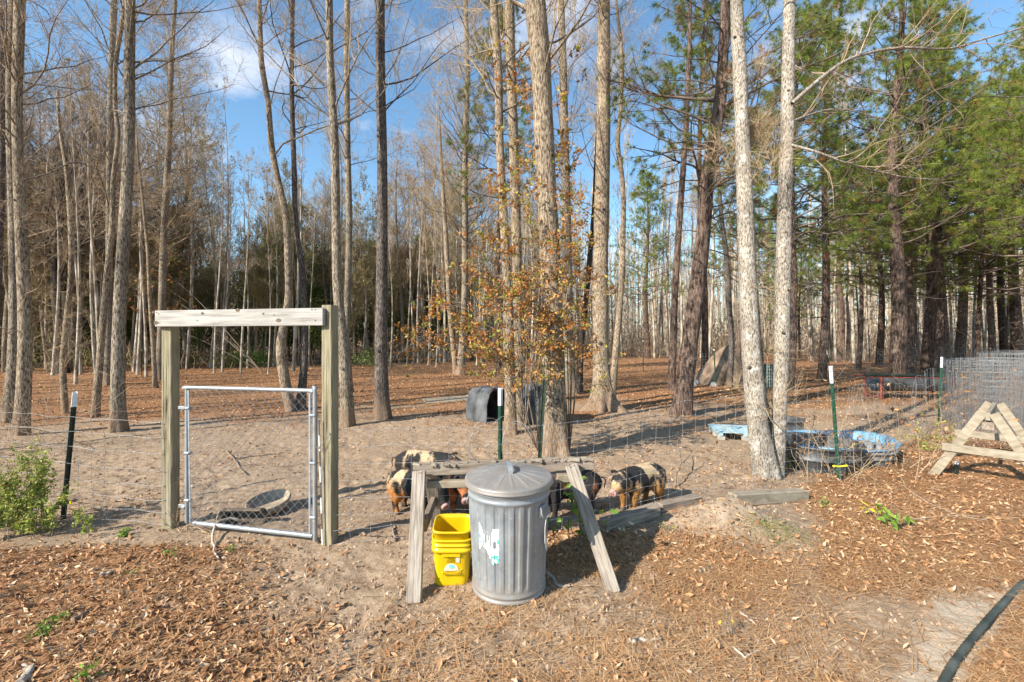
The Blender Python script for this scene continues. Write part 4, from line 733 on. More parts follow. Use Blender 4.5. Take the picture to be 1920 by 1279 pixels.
tangle('bramble', 'bare thorny tangle around the twin trunks at the left edge', 'bramble', gp(12, 850), (.5, .3), 40, 1.7, 8, 'twig_tan', 20, 'dead_leaf')
tangle('bramble', 'dry vine stems at the foot of the left gatepost', 'vine', gp(345, 992), (.04, .04), 9, .45, 9, 'twig_tan', 8, 'dead_leaf', .04)
tangle('bramble', 'dead stems with few curled leaves hanging by the wire rolls', 'bramble', gp(1700, 800), (.5, .4), 18, 1.3, 10, 'twig_tan', 60, 'dead_leaf', .09)
# ------------------------------------------------------------------ gateway and gate
def rz_(v, a): c, s = math.cos(a), math.sin(a); v = np.asarray(v, float); return np.stack([v[..., 0] * c - v[..., 1] * s, v[..., 0] * s + v[..., 1] * c, v[..., 2]], -1)
PL = A(-2.965, 3.80, 0); PR = A(-1.455, 3.50, 0); GA = math.atan2(PR[1] - PL[1], PR[0] - PL[0]); gdir = nrm(PR - PL); gn_ = A(gdir[1], -gdir[0], 0)   # gn_ points to the camera
gate_way = thing('gateway', 'weathered wooden gateway of two square posts under a pale crossboard', 'gateway', tuple(PL), GA)
W_ = float(np.linalg.norm(PR - PL))
def wobbly_post(w, h, seed, z0=-0.2):
    """square post, rings every 12 cm so it can be slightly uneven, worn arrises"""
    rg = np.random.default_rng(seed); zs = np.linspace(z0, h, 20); b = .007; h2 = w / 2
    ring = np.array([[-h2 + b, -h2], [h2 - b, -h2], [h2, -h2 + b], [h2, h2 - b], [h2 - b, h2], [-h2 + b, h2], [-h2, h2 - b], [-h2, -h2 + b]]); V = []
    for z in zs: V.append(np.column_stack([ring * (1 + rg.normal(0, .006)) + rg.normal(0, .0012, ring.shape), np.full(8, z)]))
    V = np.concatenate(V); k = np.arange(19)[:, None] * 8; i = np.arange(8)[None]; j = (i + 1) % 8; g = G()
    g.add(V, np.stack([k + i, k + j, k + 8 + j, k + 8 + i], -1).reshape(-1, 4)); c = V[-8:].mean(0); g.add(np.vstack([V[-8:], c]), None, [[q, (q + 1) % 8, 8] for q in range(8)]); return g
for nm, px_, tw, h in (('post', 0.0, 0.12, 1.83), ('post', W_, -0.05, 1.885)):
    o = wobbly_post(0.094, h, int(h * 100)).build(nm, M['wood_post'], gate_way, smooth=False); o.location = (px_, 0, 0); o.rotation_euler = (0, 0, tw)
    # drying cracks
    g = G(); rg = np.random.default_rng(int(h * 10))
    for k in range(3):
        zz = np.linspace(rg.uniform(.3, .8), rg.uniform(1.2, 1.7), 16); xx = rg.uniform(-.025, .025) + np.cumsum(rg.normal(0, .0015, 16)); tube1(g, np.stack([xx, zz * 0 - .0478, zz], -1), np.sin(np.linspace(0.05, 3.1, 16)) * .0022, 4, cap=False)
    c = g.build('crack', M['knot'], o)
g = G(); beam(g, (-.065, -.047 - .022, 1.79), (W_ - .005, -.047 - .022, 1.79), .038, .138, m=0, bev=.004); cb = g.build('crossboard', M['wood_white'], gate_way, smooth=False)
for kx, kz, s in ((.02, .045, .012), (.05, -.045, .02), (.52, .03, .014), (.47, -.03, .006), (.86, .052, .018), (1.10, .02, .010), (1.24, -.035, .020), (1.20, .01, .006)):
    g = G(); a = np.arange(10) * .6283; ring = np.stack([kx - .1 + np.cos(a) * s * 1.2, a * 0 - .0895, 1.80 + kz + np.sin(a) * s * .8], -1); g.add(np.vstack([ring, ring.mean(0) - A(0, .0006, 0)]), None, [[q, (q + 1) % 10, 10] for q in range(10)]); g.build('knot', M['knot'], cb)
for kx, kz in ((-.07, .04), (-.04, .045), (-.07, -.01), (-.075, -.045), (-.05, -.046), (-.02, -.046), (W_ - .07, .045), (W_ - .07, -.04), (W_ - .10, .048), (-.02, .03)):
    g = G(); lathe(g, [(0.0001, 0), (.004, .0005), (.004, .003)], 8); o = g.build('screw', M['knot'], cb); o.location = (kx, -.089, 1.80 + kz); o.rotation_euler = (math.pi / 2, 0, 0)

HL = A(-2.76, 3.715, 0); HR = A(-1.565, 3.475, 0); gw = float(np.linalg.norm(HR - HL)); ga = math.atan2(HR[1] - HL[1], HR[0] - HL[0])
gate = thing('chain_link_gate', 'galvanised chain link gate hung between the wooden gateway posts', 'gate', (HL[0], HL[1], 0.03), ga)
zt = 1.175; zb = .02
def pipe(name, pts, r=.0165, mat='galv_pipe', par=gate, S=12):
    g = G(); tube1(g, pts, r, S); return g.build(name, M[mat], par)
pipe('top_rail', smooth_path([(0.0, 0, zt - .05), (.012, 0, zt - .012), (.06, 0, zt), (gw - .02, 0, zt)], 22)); pipe('bottom_rail', [(.07, 0, zb + .012), (gw - .02, 0, zb)], .019)
pipe('hinge_stile', [(0, 0, .03), (0, 0, zt - .03)]); pipe('latch_stile', smooth_path([(gw, 0, zb - .04), (gw, 0, zt - .06), (gw - .01, 0, zt - .015), (gw - .05, 0, zt)], 22), .0175)
for x_, dx_ in ((.045, .02), (gw - .04, 0)):
    g = G(); beam(g, (x_ - dx_, -.012, zt - .02), (x_, -.012, zb), .018, .005, up=(0, 1, 0)); g.build('tension_bar', M['galv_pipe'], gate, smooth=False)
for x_, zs in ((0.012, (.22, .62, 1.0)), (gw - .012, (.17, .60, .98))):
    for z_ in zs:
        g = G(); box(g, (x_, -.002, z_), (.06, .045, .024), bev=.008); g.build('clamp', M['galv_pipe'], gate, smooth=False)
for z_ in (.16, 1.0):
    g = G(); box(g, (-.055, .01, z_), (.09, .014, .03), bev=.004); box(g, (-.02, 0, z_), (.045, .05, .035), bev=.01); g.build('hinge', M['galv_pipe'], gate, smooth=False)
# woven strands: each strand is one zigzag wire
dw = .039; ns_ = int((gw - .08) / dw); dh = .0395; nz = int((zt - zb) / dh); rg = np.random.default_rng(8)
for k in range(ns_ + 1):
    x0 = .05 + k * dw; q = np.arange(nz + 1); sgn = np.where((q + k) % 2 == 0, -1, 1); pts = np.stack([x0 + sgn * dw * .5, -.012 + sgn * .0028, zb + q * dh], -1); g = G(); tube1(g, pts, .0020, 4, cap=False); g.build('strand', M['galv_pipe'], gate, smooth=False)
# striped rod and chain at the latch side
rod = thing('striped_rod', 'thin black and white rod standing between gate and right gatepost', 'rod', (-1.51, 3.44, 0))
for k, z_ in enumerate(np.linspace(0.0, .98, 9)[:-1]):
    g = G(); tube1(g, [(0.02 - z_ * .03, 0, z_), (0.02 - (z_ + .1225) * .03, 0, z_ + .1225)], .005 if k % 2 else .0065, 7); g.build('band', M['white_paint'] if k % 2 == 0 else M['black_plastic'], rod)
chain = thing('gate_chain', 'short steel chain looped from the gate to the right post', 'chain', (-1.55, 3.44, .80))
cp = smooth_path([(0, 0, -.02), (.03, -.01, -.04), (.07, -.012, 0), (.105, -.01, .05), (.12, .02, .09)], 14); cp2 = smooth_path([(.07, -.012, 0), (.075, -.015, -.1), (.065, -.015, -.17), (.08, -.015, -.22)], 9)
for pp in (cp, cp2):
    for k in range(len(pp) - 1):
        c = (pp[k] + pp[k + 1]) / 2; t = nrm(pp[k + 1] - pp[k]); u = nrm(np.cross(t, A(0, 1, 0) if k % 2 else A(.7, .7, .1))); a = np.linspace(0, 2 * np.pi, 9); g = G(); tube1(g, c + np.cos(a)[:, None] * t * .011 + np.sin(a)[:, None] * u * .006, .0016, 4, cap=False); g.build('link', M['wire_dark'], chain)

# ------------------------------------------------------------------ steel T posts
def tpost(label, base, top, white=.17, green='post_green', face=0.0, name='fence_post', ribbon=None):
    b = A(*base); t = A(*top); b = A(b[0], b[1], float(gz(b[0], b[1])) - .02) if len(base) == 2 else b; v = t - b; L = float(np.linalg.norm(v)); T = thing(name, label, 'fence post', tuple(b))
    T.rotation_euler = (Vector(v).to_track_quat('Z', 'Y') @ Matrix.Rotation(face, 3, 'Z').to_quaternion()).to_euler()
    def prof(g, z0, z1, e=0):
        box(g, (0, 0, (z0 + z1) / 2), (.036 + e, .005 + e, z1 - z0), bev=.001); box(g, (0, .017, (z0 + z1) / 2), (.005 + e, .029, z1 - z0), bev=.001)
    g = G(); prof(g, 0, L - white); g.build('shaft', M[green], T, smooth=False); g = G(); prof(g, L - white + .0005, L, .001); g.build('white_top', M['white_paint'], T, smooth=False)
    g = G()
    for z_ in np.arange(.1, L - .02, .054): box(g, (0, -.005, z_), (.012, .009, .012), bev=.002)
    g.build('studs', M[green], T, smooth=False)
    if ribbon is not None:
        g = G(); z_ = ribbon; tube1(g, [(-.02, -.012, z_), (.02, -.012, z_)], .009, 6); beam(g, (.02, -.01, z_ + .003), (.10, .02, z_ + .03), .003, .018); beam(g, (-.02, -.01, z_), (-.045, -.02, z_ - .01), .003, .022); g.build('ribbon', M['ribbon'], T, smooth=False)
    return T
tpost('leaning dark fence post with faded white tip, left of the gateway beside the green shrub', P(121, 968), at(144, 735, 4.05), .14, 'post_dark', .5, ribbon=.17)
tpost('green fence post with drilled white tip behind the trash can', (-.095, 3.55), at(938, 728, 3.58), .145, face=.0)
tpost('dark fence post without a white tip leaning against the thick middle trunk', (.19, 3.66), at(1021, 712, 3.85), .001, 'post_dark', .9)
tpost('green fence post with long white tip beside the black and blue tubs', P(1573, 900), at(1557, 687, 5.05), .20, face=.3, ribbon=.19)
tpost('green fence post with white tip in front of the red trough frame', P(1760, 790), at(1766, 670, 8.6), .21, face=-.3, ribbon=.02)
tpost('distant green fence post behind the post by the blue pool', P(1560, 715), at(1550, 657, 17.0), .22)
tpost('distant green fence post in front of the brown tarp mound', P(1342, 725), at(1338, 655, 15.5), .06, ribbon=.28)
tpost('left of two white tipped posts above the wire rolls', P(1857, 700), at(1857, 654, 19.5), .35); tpost('right of two white tipped posts above the wire rolls', P(1871, 705), at(1871, 655, 18.5), .35)
tpost('small distant white tipped post between pine trunks on the right', P(1718, 690), at(1716, 645, 26), .12)
lp = gp(1795, 892); tpost('fence post lying on the leaves behind the new sawhorse', (lp[0] - .02, lp[1], lp[2] + .03), tuple(A(lp[0] + .42, lp[1] + .42, lp[2] + .06)), .17, 'post_dark')
for px, py, h in ((266, 705, 1.2), (1206, 697, 1.1), (900, 700, 1.1)):
    q = P(px, py); tpost({266: 'thin black fence post at the wood edge left of the gateway', 1206: 'thin far fence post left of the reddish pine trunks', 900: 'far fence post behind the twin pale trunks'}[px], (q[0], q[1]), (q[0], q[1], h), .03, 'post_dark')

# ------------------------------------------------------------------ woven wire fences
def fence(label, pts, tops, seed, zs=(.04, .14, .25, .37, .51, .66, .80, .93), step=.155, wr=.0014, slump=.02, mat='wire', lean=.05, wig=.012, name='wire_fence'):
    rg = np.random.default_rng(seed); pts = np.asarray(pts, float); n = max(4, int(np.sum(np.linalg.norm(np.diff(pts, axis=0), axis=1)) / step)); seg = np.concatenate([[0], np.cumsum(np.linalg.norm(np.diff(pts, axis=0), axis=1))]); s = np.linspace(0, seg[-1], n + 1)
    x = np.interp(s, seg, pts[:, 0]); y = np.interp(s, seg, pts[:, 1]); top = np.interp(s, seg, tops); T = thing(name, label, 'wire fence', (x[0], y[0], 0)); d = nrm(np.stack([np.gradient(x), np.gradient(y)], -1)); nv = np.stack([d[:, 1], -d[:, 0]], -1); zs = np.array(zs) / max(zs)
    sag = fbm(s * 1.5, s * 0, seed, 3) - .5; ln = (fbm(s * .8, s * 0 + 7, seed + 3, 3) - .5) * 2 * lean; al = (fbm(s * .9, s * 0 + 3, seed + 5, 3) - .5) * 2 * lean
    grid = np.zeros((len(zs), n + 1, 3)); gzz = gz(x, y)
    for k, zf in enumerate(zs):
        sg = (fbm(s * 2.3, s * 0 + k * 3.1, seed, 2) - .5) * wig * 2; out = ln * zf + (fbm(s * 2, s * 0 + k * 1.7, seed + 9, 2) - .5) * .03
        grid[k] = np.stack([x + nv[:, 0] * out + d[:, 0] * al * zf, y + nv[:, 1] * out + d[:, 1] * al * zf, gzz + top * zf + sag * slump * 2 + sg], -1)
    grid -= A(x[0], y[0], 0)
    for k in range(len(zs)):
        g = G(); tube1(g, smooth_path(grid[k], (n + 1) * 2), wr, 4, cap=False); g.build('line_wire', M[mat], T)
    for i in range(n + 1):
        g = G(); tube1(g, smooth_path(grid[:, i] + rg.normal(0, .004, (len(zs), 3)), len(zs) * 2), wr * .85, 4, cap=False); g.build('stay_wire', M[mat], T)
    # knots where wires cross
    g = G()
    for i in range(n + 1):
        for k in range(len(zs)): box(g, grid[k, i], (.007, .007, .007))
    if wr < .002: g.build('knots', M[mat], T, kind='stuff')
    return T
q1 = P(121, 968)
fence('woven wire fence left of the gateway, running to the left edge', [(-6.6, 4.75), (q1[0] - .02, q1[1] - .02), (PL[0] - .01, PL[1] - .05)], [.95, .93, .92], 1, slump=.03)
q2 = P(1572, 902); q3 = P(1760, 790)
fence('woven wire fence from the right gatepost past the pigs to the pool', [(PR[0] + .03, PR[1] - .05), (-.095, 3.52), (.25, 3.62), (1.05, 3.9), (1.72, 4.16), (2.7, 4.72), (q2[0], q2[1] - .02)], [.90, .90, .92, .96, 1.0, 1.05, 1.12], 2, slump=.03, lean=.09, wig=.02)
fence('loose woven wire fence from the pool towards the wire rolls', [(q2[0], q2[1]), (q2[0] + 2.2, q2[1] + 1.6), (q3[0], q3[1])], [1.12, 1.0, 1.1], 3, slump=.05, lean=.14, wig=.03)
fence('fine welded mesh fence behind the trough at the right', [P(1290, 722), P(1560, 712), P(1780, 700), (20.5, 17.2)], [1.15, 1.25, 1.3, 1.25], 4, zs=tuple(np.linspace(.03, 1.2, 11)), step=.13, wr=.0028, slump=.01, lean=.02)
fence('faint far mesh fence along the back of the pen', [P(590, 708), P(900, 700), P(1200, 697), P(1340, 720)], [1.1, 1.1, 1.1, 1.1], 5, zs=tuple(np.linspace(.03, 1.1, 7)), step=.4, wr=.003, mat='wire_dark', slump=.01)

# ------------------------------------------------------------------ trash can
TC = A(-.02, 2.84, 0); TC[2] = float(gz(TC[0], TC[1])) - .004
can = thing('trash_can', 'galvanised ribbed trash can with domed lid standing before the fence', 'trash can', tuple(TC))
H0 = .685; Rb, Rt = .232, .262
def rad(z): return Rb + (Rt - Rb) * z / H0
prof = [(0.001, .012), (Rb - .012, .012), (Rb - .003, 0), (Rb + .006, .004), (Rb + .008, .012), (Rb + .003, .02), (rad(.03) - .004, .03), (rad(.036) + .004, .036), (rad(.044) + .005, .046), (rad(.055) - .002, .056), (rad(.07), .072)]
for z_ in np.linspace(.085, .585, 22): prof.append((rad(z_), z_))
prof += [(rad(.60) + .001, .598), (rad(.605) + .006, .606), (rad(.612) + .008, .613), (rad(.62) + .003, .621), (rad(.625), .63), (rad(.64), .642), (rad(.645) + .006, .648), (rad(.655) + .009, .656), (rad(.66) + .004, .664), (rad(.66) - .004, .664), (rad(.64) - .006, .64), (rad(.3) - .006, .3)]
def flute(a, z):
    env = sstep(.07, .10, z) * (1 - sstep(.575, .60, z)) * (z > .05); p = (a * 26 / (2 * np.pi)) % 1.0
    w = np.where(p < .12, p / .12, np.where(p < .5, 1.0, np.where(p < .62, (0.62 - p) / .12, 0.0))); return -.0062 * (w * w * (3 - 2 * w)) * env + .0015 * np.sin(a * 3 + z * 9) * env + .007 * (fbm(np.cos(a) * 2 + 5, np.sin(a) * 2 + z * 5, 61, 3) - .5) * env
g = G(); lathe(g, prof, 416, rfun=flute); body = g.build('body', M['galv'], can)
g = G(); Rl = .283
lprof = [(.001, .043), (.03, .043), (.05, .041), (.11, .034), (.18, .024), (.25, .012), (.268, .009), (.272, .0085), (.278, .004), (Rl, .002), (Rl + .002, -.004), (Rl, -.022), (Rl + .003, -.026), (Rl - .001, -.031), (Rl - .006, -.028), (Rl - .008, -.003)]
def crease(a, z):
    return 0 * a * z
lathe(g, lprof, 160); V = g.v[0]; rr = np.hypot(V[:, 0], V[:, 1]); aa = np.arctan2(V[:, 1], V[:, 0]); env = sstep(.05, .1, rr) * (1 - sstep(.24, .262, rr)); p = (aa * 16 / (2 * np.pi)) % 1.0
V[:, 2] += .0045 * env * np.exp(-((p - .5) / .07) ** 2) - .002 * env * np.exp(-((p - .2) / .2) ** 2) * fbm(aa * 3, rr * 9, 3, 2)
lid = g.build('lid', M['galv'], can); lid.location = (0, 0, H0 + .018); lid.rotation_euler = (math.radians(1.4), math.radians(-.8), .3)
g = G(); hpts = smooth_path([(0, -.075, .036), (0, -.070, .062), (0, -.045, .082), (0, .045, .082), (0, .070, .062), (0, .075, .036)], 20)
for k in range(19): beam(g, hpts[k], hpts[k + 1] + (hpts[k + 1] - hpts[k]) * .05, .030, .0035, up=(0, hpts[k][2] - hpts[k + 1][2], hpts[k + 1][1] - hpts[k][1] + 1e-4), bev=0)
h_ = g.build('lid_handle', M['galv_pipe'], lid, smooth=False); h_.rotation_euler = (0, 0, -.15)
# side handle, bracket and frayed rope
ha = -.62; hx = A(math.cos(ha), math.sin(ha), 0); ht = A(-math.sin(ha), math.cos(ha), 0); hr = rad(.54)
g = G(); box(g, hx * (hr + .006) + A(0, 0, .565), (.012, .085, .022), rot('Z', ha), bev=.004); box(g, hx * (hr + .004) + A(0, 0, .53), (.006, .075, .05), rot('Z', ha), bev=.002); g.build('handle_bracket', M['galv'], can, smooth=False)
g = G(); tube1(g, smooth_path([hx * (hr + .012) + ht * .036 + A(0, 0, .565), hx * (hr + .024) + ht * .04 + A(0, 0, .52), hx * (hr + .028) + A(0, 0, .495), hx * (hr + .024) - ht * .04 + A(0, 0, .52), hx * (hr + .012) - ht * .036 + A(0, 0, .565)], 18), .0048, 7); g.build('side_handle', M['galv_pipe'], can)
g = G(); hb_ = math.pi - .62 + .3; h2 = A(math.cos(hb_), math.sin(hb_), 0); t2 = A(-math.sin(hb_), math.cos(hb_), 0); tube1(g, smooth_path([h2 * (hr + .012) + t2 * .036 + A(0, 0, .565), h2 * (hr + .024) + t2 * .04 + A(0, 0, .52), h2 * (hr + .028) + A(0, 0, .495), h2 * (hr + .024) - t2 * .04 + A(0, 0, .52), h2 * (hr + .012) - t2 * .036 + A(0, 0, .565)], 18), .0048, 7); g.build('side_handle', M['galv_pipe'], can)
g = G(); rg = np.random.default_rng(3)
for k in range(5): tube1(g, smooth_path([hx * (hr + .026) + A(0, 0, .495), hx * (hr + .014) + ht * .006 + A(0, 0, .42), hx * (hr + .010) + ht * (.02 + rg.normal(0, .004)) + A(0, 0, .34), hx * (hr + .008) + ht * (.034 + rg.normal(0, .006)) + A(0, 0, .27 + rg.uniform(-.02, .05))], 12), .0024, 4)
g.build('rope', M['rope'], can)
# torn paper sticker: cells of a curved sheet kept where paper is left
def sticker(name, mat, a0, a1, z0, z1, keep, off=.0022, na=60, nz=90):
    g = G(); aa = np.linspace(a0, a1, na + 1); zz = np.linspace(z0, z1, nz + 1); AA, ZZ = np.meshgrid(aa, zz); r = rad(ZZ) + flute(AA, ZZ) * .9 + off; V = np.stack([r * np.cos(AA), r * np.sin(AA), ZZ], -1).reshape(-1, 3)
    am = (AA[:-1, :-1] - a0) / (a1 - a0); zm = (ZZ[:-1, :-1] - z0) / (z1 - z0); k = keep(am, zm); i, j = np.nonzero(k); b = i * (na + 1) + j; g.add(V, np.stack([b, b + 1, b + na + 2, b + na + 1], -1)); return g.build(name, M[mat], can)
a0, a1, z0, z1 = math.radians(-137), math.radians(-103), .245, .475
def keep(u, v):
    nz_ = fbm(u * 5 + 2, v * 9, 17, 4) - .5; e = nz_ * .22
    left = (u < .26 + e * .5) & (v > .30 + (u) * .6 + e) & (v < .98 - u * .5 + e * .5)
    right = (u > .66 + e * .3) & (u < .97 + e * .2) & (v > .03 + e * .4) & (v < .93 - .1 * (u < .72)) & ~((u > .72) & (u < .86) & (v > .42) & (v < .60) & (nz_ > -.2))
    mid = (u > .25) & (u < .75) & (v < .55 - abs(u - .5) * .8 + e * 1.5) & (v > .62 - u * .85 + e) & (nz_ > -.16)
    scr = (u > .3) & (u < .62) & (v > .4) & (v < .78) & (np.sin(u * 60) > .6) & (nz_ > 0)
    return left | right | mid | scr
sticker('torn_sticker', 'paper', a0, a1, z0, z1, keep)
def teal(u, v): nz_ = fbm(u * 14, v * 22, 23, 2); return keep(u, v) & (((u < .16) & (v > .48) & (v < .72) & (nz_ > .52)) | ((u > .62) & (v < .24) & (nz_ > .48)) | ((u > .90) & (v > .55) & (v < .66)))
sticker('sticker_print', 'teal', a0, a1, z0, z1, teal, off=.0034)

# ------------------------------------------------------------------ nested yellow pails
def pail_mesh(h, w, d, flange=True):
    g = G(); n = 64; a = np.arange(n) * 2 * np.pi / n
    def ring(s, z, e=0):
        c, q = np.cos(a), np.sin(a); k = 5.0; rr = (np.abs(c) ** k + np.abs(q) ** k) ** (-1 / k); return np.stack([rr * c * (w / 2 * s + e), rr * q * (d / 2 * s + e), a * 0 + z], -1)
    lv = [(.0, 0.0005, 0), (.80, .0005, 0), (.85, .006, 0), (.86, .02, 0), (.93, h * .70, 0)]
    if flange: lv += [(.935, h * .72, .001), (.935, h * .722, .011), (.94, h * .80, .012), (.94, h * .802, .003), (.95, h * .86, .003), (.95, h * .862, .010), (.955, h * .885, .010), (.955, h * .887, .002)]
    lv += [(.965, h * .955, .002), (.97, h * .957, .008), (1.0, h * .985, .004), (1.0, h, .001), (.985, h, -.003), (.96, h * .9, -.003), (.87, h * .3, -.004), (.85, .02, -.005), (0, .016, 0)]
    R_ = [ring(*q) for q in lv]; V = np.concatenate(R_); k = np.arange(len(lv) - 1)[:, None] * n; i = np.arange(n)[None]; j = (i + 1) % n
    g.add(V, np.stack([k + i, k + j, k + n + j, k + n + i], -1).reshape(-1, 4)); return g
bp = A(-.402, 2.965, 0); bp[2] = float(gz(bp[0], bp[1]))
pail = thing('pail', 'outer yellow litter pail with printed front, left of the trash can', 'pail', tuple(bp), .04); pail.rotation_euler = (math.radians(3), math.radians(1), .05)
pail_mesh(.32, .262, .262).build('body', M['yellow'], pail)
pail2 = thing('pail', 'inner yellow pail sitting nested inside the printed one', 'pail', tuple(bp + A(.0, -.003, .062)), .04); pail2.rotation_euler = (math.radians(5), math.radians(1), .05)
pail_mesh(.32, .250, .246, flange=False).build('body', M['yellow'], pail2)
g = G(); fy = -.1222
box(g, (0, fy - .004, .225), (.12, .014, .038), bev=.006); g.build('grip', M['yellow'], pail, smooth=False)
g = G(); box(g, (0.0, fy + .005, .098), (.125, .016, .012), bev=.003)
for k in range(14): box(g, (-.052 + k * .008, fy - .001, .098), (.003, .016, .016), bev=0)
g.build('pour_ledge', M['yellow'], pail, smooth=False)
g = G(); box(g, (0.04, fy - .0008, .19), (.026, .002, .044), bev=.0005); g.build('label_strip', M['label_grey'], pail, smooth=False)
def flat_arch(g, c, r0, r1, y, n=18):
    a = np.linspace(0, np.pi, n); o = np.stack([c[0] + np.cos(a) * r1, a * 0 + y, c[1] + np.sin(a) * r1], -1); i_ = np.stack([c[0] + np.cos(a) * r0, a * 0 + y, c[1] + np.sin(a) * r0], -1); V = np.concatenate([o, i_, o + A(0, .004, 0), i_ + A(0, .004, 0)])
    Q = [];
    for k in range(n - 1): Q += [[k, k + n, k + n + 1, k + 1], [k, k + 1, 2 * n + k + 1, 2 * n + k], [n + k, 3 * n + k, 3 * n + k + 1, n + k + 1]]
    g.add(V, Q)
g = G(); flat_arch(g, (.0, .112), .0, .046, fy + .0005); g.build('label_arch', M['white_paint'], pail, smooth=False)
g = G(); flat_arch(g, (.0, .114), .0, .039, fy - .0015); g.build('label_picture', M['label_grey'], pail, smooth=False)
g = G(); a = np.linspace(0, 2 * np.pi, 17)[:-1]; g.add(np.vstack([np.stack([np.cos(a) * .019, a * 0 + fy - .004, .145 + np.sin(a) * .013], -1), [[0, fy - .004, .145]]]), None, [[q, (q + 1) % 16, 16] for q in range(16)]); g.build('label_badge', M['label_blue'], pail)
for s_, z_, sz_ in (('TIDY', .187, .023), ('CATS', .168, .023)):
    cu = bpy.data.curves.new('lettering', 'FONT'); cu.body = s_; cu.size = sz_; cu.extrude = .0004; cu.align_x = 'CENTER'; cu.space_character = 1.05; cu.materials.append(M['ink']); o0 = bpy.data.objects.new('tmp_text', cu); COL.objects.link(o0); me_ = bpy.data.meshes.new_from_object(o0.evaluated_get(bpy.context.evaluated_depsgraph_get())); bpy.data.objects.remove(o0); o = link('lettering', me_, pail); o.location = (-.002, fy - .0022, z_); o.rotation_euler = (math.pi / 2, 0, 0)
g = G(); a = np.linspace(0, np.pi, 26); tube1(g, np.stack([-np.cos(a) * .136, -.02 - np.sin(a) * .112, .235 - np.sin(a) * .135], -1), .0022, 6); g.build('bail', M['yellow'], pail)
g = G(); rg = np.random.default_rng(12)
for k in range(9): c = A(rg.uniform(-.1, .0), fy + .012 - .0008, rg.uniform(.02, .075)); box(g, c, (rg.uniform(.004, .014), .001, rg.uniform(.003, .008)), rot('Y', rg.uniform(0, 3)))
g.build('dirt_marks', M['ink'], pail, smooth=False)

# ------------------------------------------------------------------ sawhorses
def leg(T, a, b, w, t, up, mat, name='leg'):
    a = A(*a) if not isinstance(a, np.ndarray) else a; b = A(*b) if not isinstance(b, np.ndarray) else b; L = float(np.linalg.norm(b - a)); z = (a - b) / L; x = nrm(np.cross(A(*up), z)); y = np.cross(z, x); g = G(); box(g, (0, 0, L / 2), (w, t, L), bev=.003)
    o = g.build(name, M[mat], T, smooth=False); o.matrix_local = Matrix(((x[0], y[0], z[0], b[0]), (x[1], y[1], z[1], b[1]), (x[2], y[2], z[2], b[2]), (0, 0, 0, 1))); return o
def board(T, name, a, b, w, t, mat, up=(0, 0, 1), bev=.003):
    a = A(*a); b = A(*b); L = float(np.linalg.norm(b - a)); x = (b - a) / L; y = nrm(np.cross(A(*up), x)); z = np.cross(x, y); g = G(); box(g, (0, 0, 0), (L, w, t), bev=bev); o = g.build(name, M[mat], T, smooth=False); c = (a + b) / 2
    o.matrix_local = Matrix(((x[0], y[0], z[0], c[0]), (x[1], y[1], z[1], c[1]), (x[2], y[2], z[2], c[2]), (0, 0, 0, 1))); return o
sh = thing('sawhorse', 'old grey sawhorse with chewed top straddling the trash can', 'sawhorse', (-.1, 3.2, 0)); o3 = A(-.1, 3.2, 0)
def L3(v): return tuple(A(*v) - o3)
leg(sh, L3((-.665, 3.135, .665)), L3((-.605, 2.70, -.02)), .092, .038, (0, 1, .3), 'wood_old'); leg(sh, L3((.43, 3.175, .70)), L3((.655, 2.815, -.02)), .092, .038, (0, 1, .3), 'wood_old')
leg(sh, L3((-.62, 3.30, .64)), L3((-.63, 3.72, -.02)), .09, .038, (0, -1, .3), 'wood_old'); leg(sh, L3((.47, 3.34, .67)), L3((.62, 3.66, -.02)), .09, .038, (0, -1, .3), 'wood_old')
board(sh, 'top_beam', L3((-.72, 3.215, .655)), L3((.60, 3.25, .695)), .09, .075, 'wood_old_x'); board(sh, 'lower_rail', L3((-.62, 3.20, .555)), L3((-.28, 3.205, .56)), .06, .05, 'wood_new'); board(sh, 'lower_rail', L3((.33, 3.20, .60)), L3((.45, 3.21, .60)), .06, .055, 'wood_new')
board(sh, 'brace', L3((-.60, 2.98, .34)), L3((-.625, 3.52, .33)), .038, .08, 'wood_old_x'); board(sh, 'brace', L3((.555, 3.03, .35)), L3((.575, 3.56, .34)), .038, .08, 'wood_old_x')
rg = np.random.default_rng(44)
for k in range(26):                      # splintered, gnawed upper edge
    x_ = rg.uniform(-.72, .58); f = (x_ + .72) / 1.32; g = G(); s_ = rg.uniform(.02, .09); box(g, (0, 0, 0), (s_, rg.uniform(.012, .05), rg.uniform(.006, .026)), rot('Z', rg.uniform(-.3, .3)) @ rot('Y', rg.uniform(-.3, .3)), bev=.002); o = g.build('splinter', M['wood_old_x' if k % 3 else 'wood_new'], sh, smooth=False); o.location = L3((x_, 3.19 + .035 * f + rg.uniform(-.03, .02), .699 + .04 * f - .002))
for x_, y_, z_ in ((-.665, 3.13, .655), (.43, 3.17, .69)):
    for k in range(9): g = G(); tube1(g, [(0, 0, 0), (rg.normal(0, .002), rg.normal(0, .002), .012)], .0018, 5); o = g.build('nail', M['rust'], sh); o.location = L3((x_ + rg.uniform(-.03, .035), y_ + rg.uniform(-.03, .02), z_ + .010 - abs(rg.normal(0, .004))))
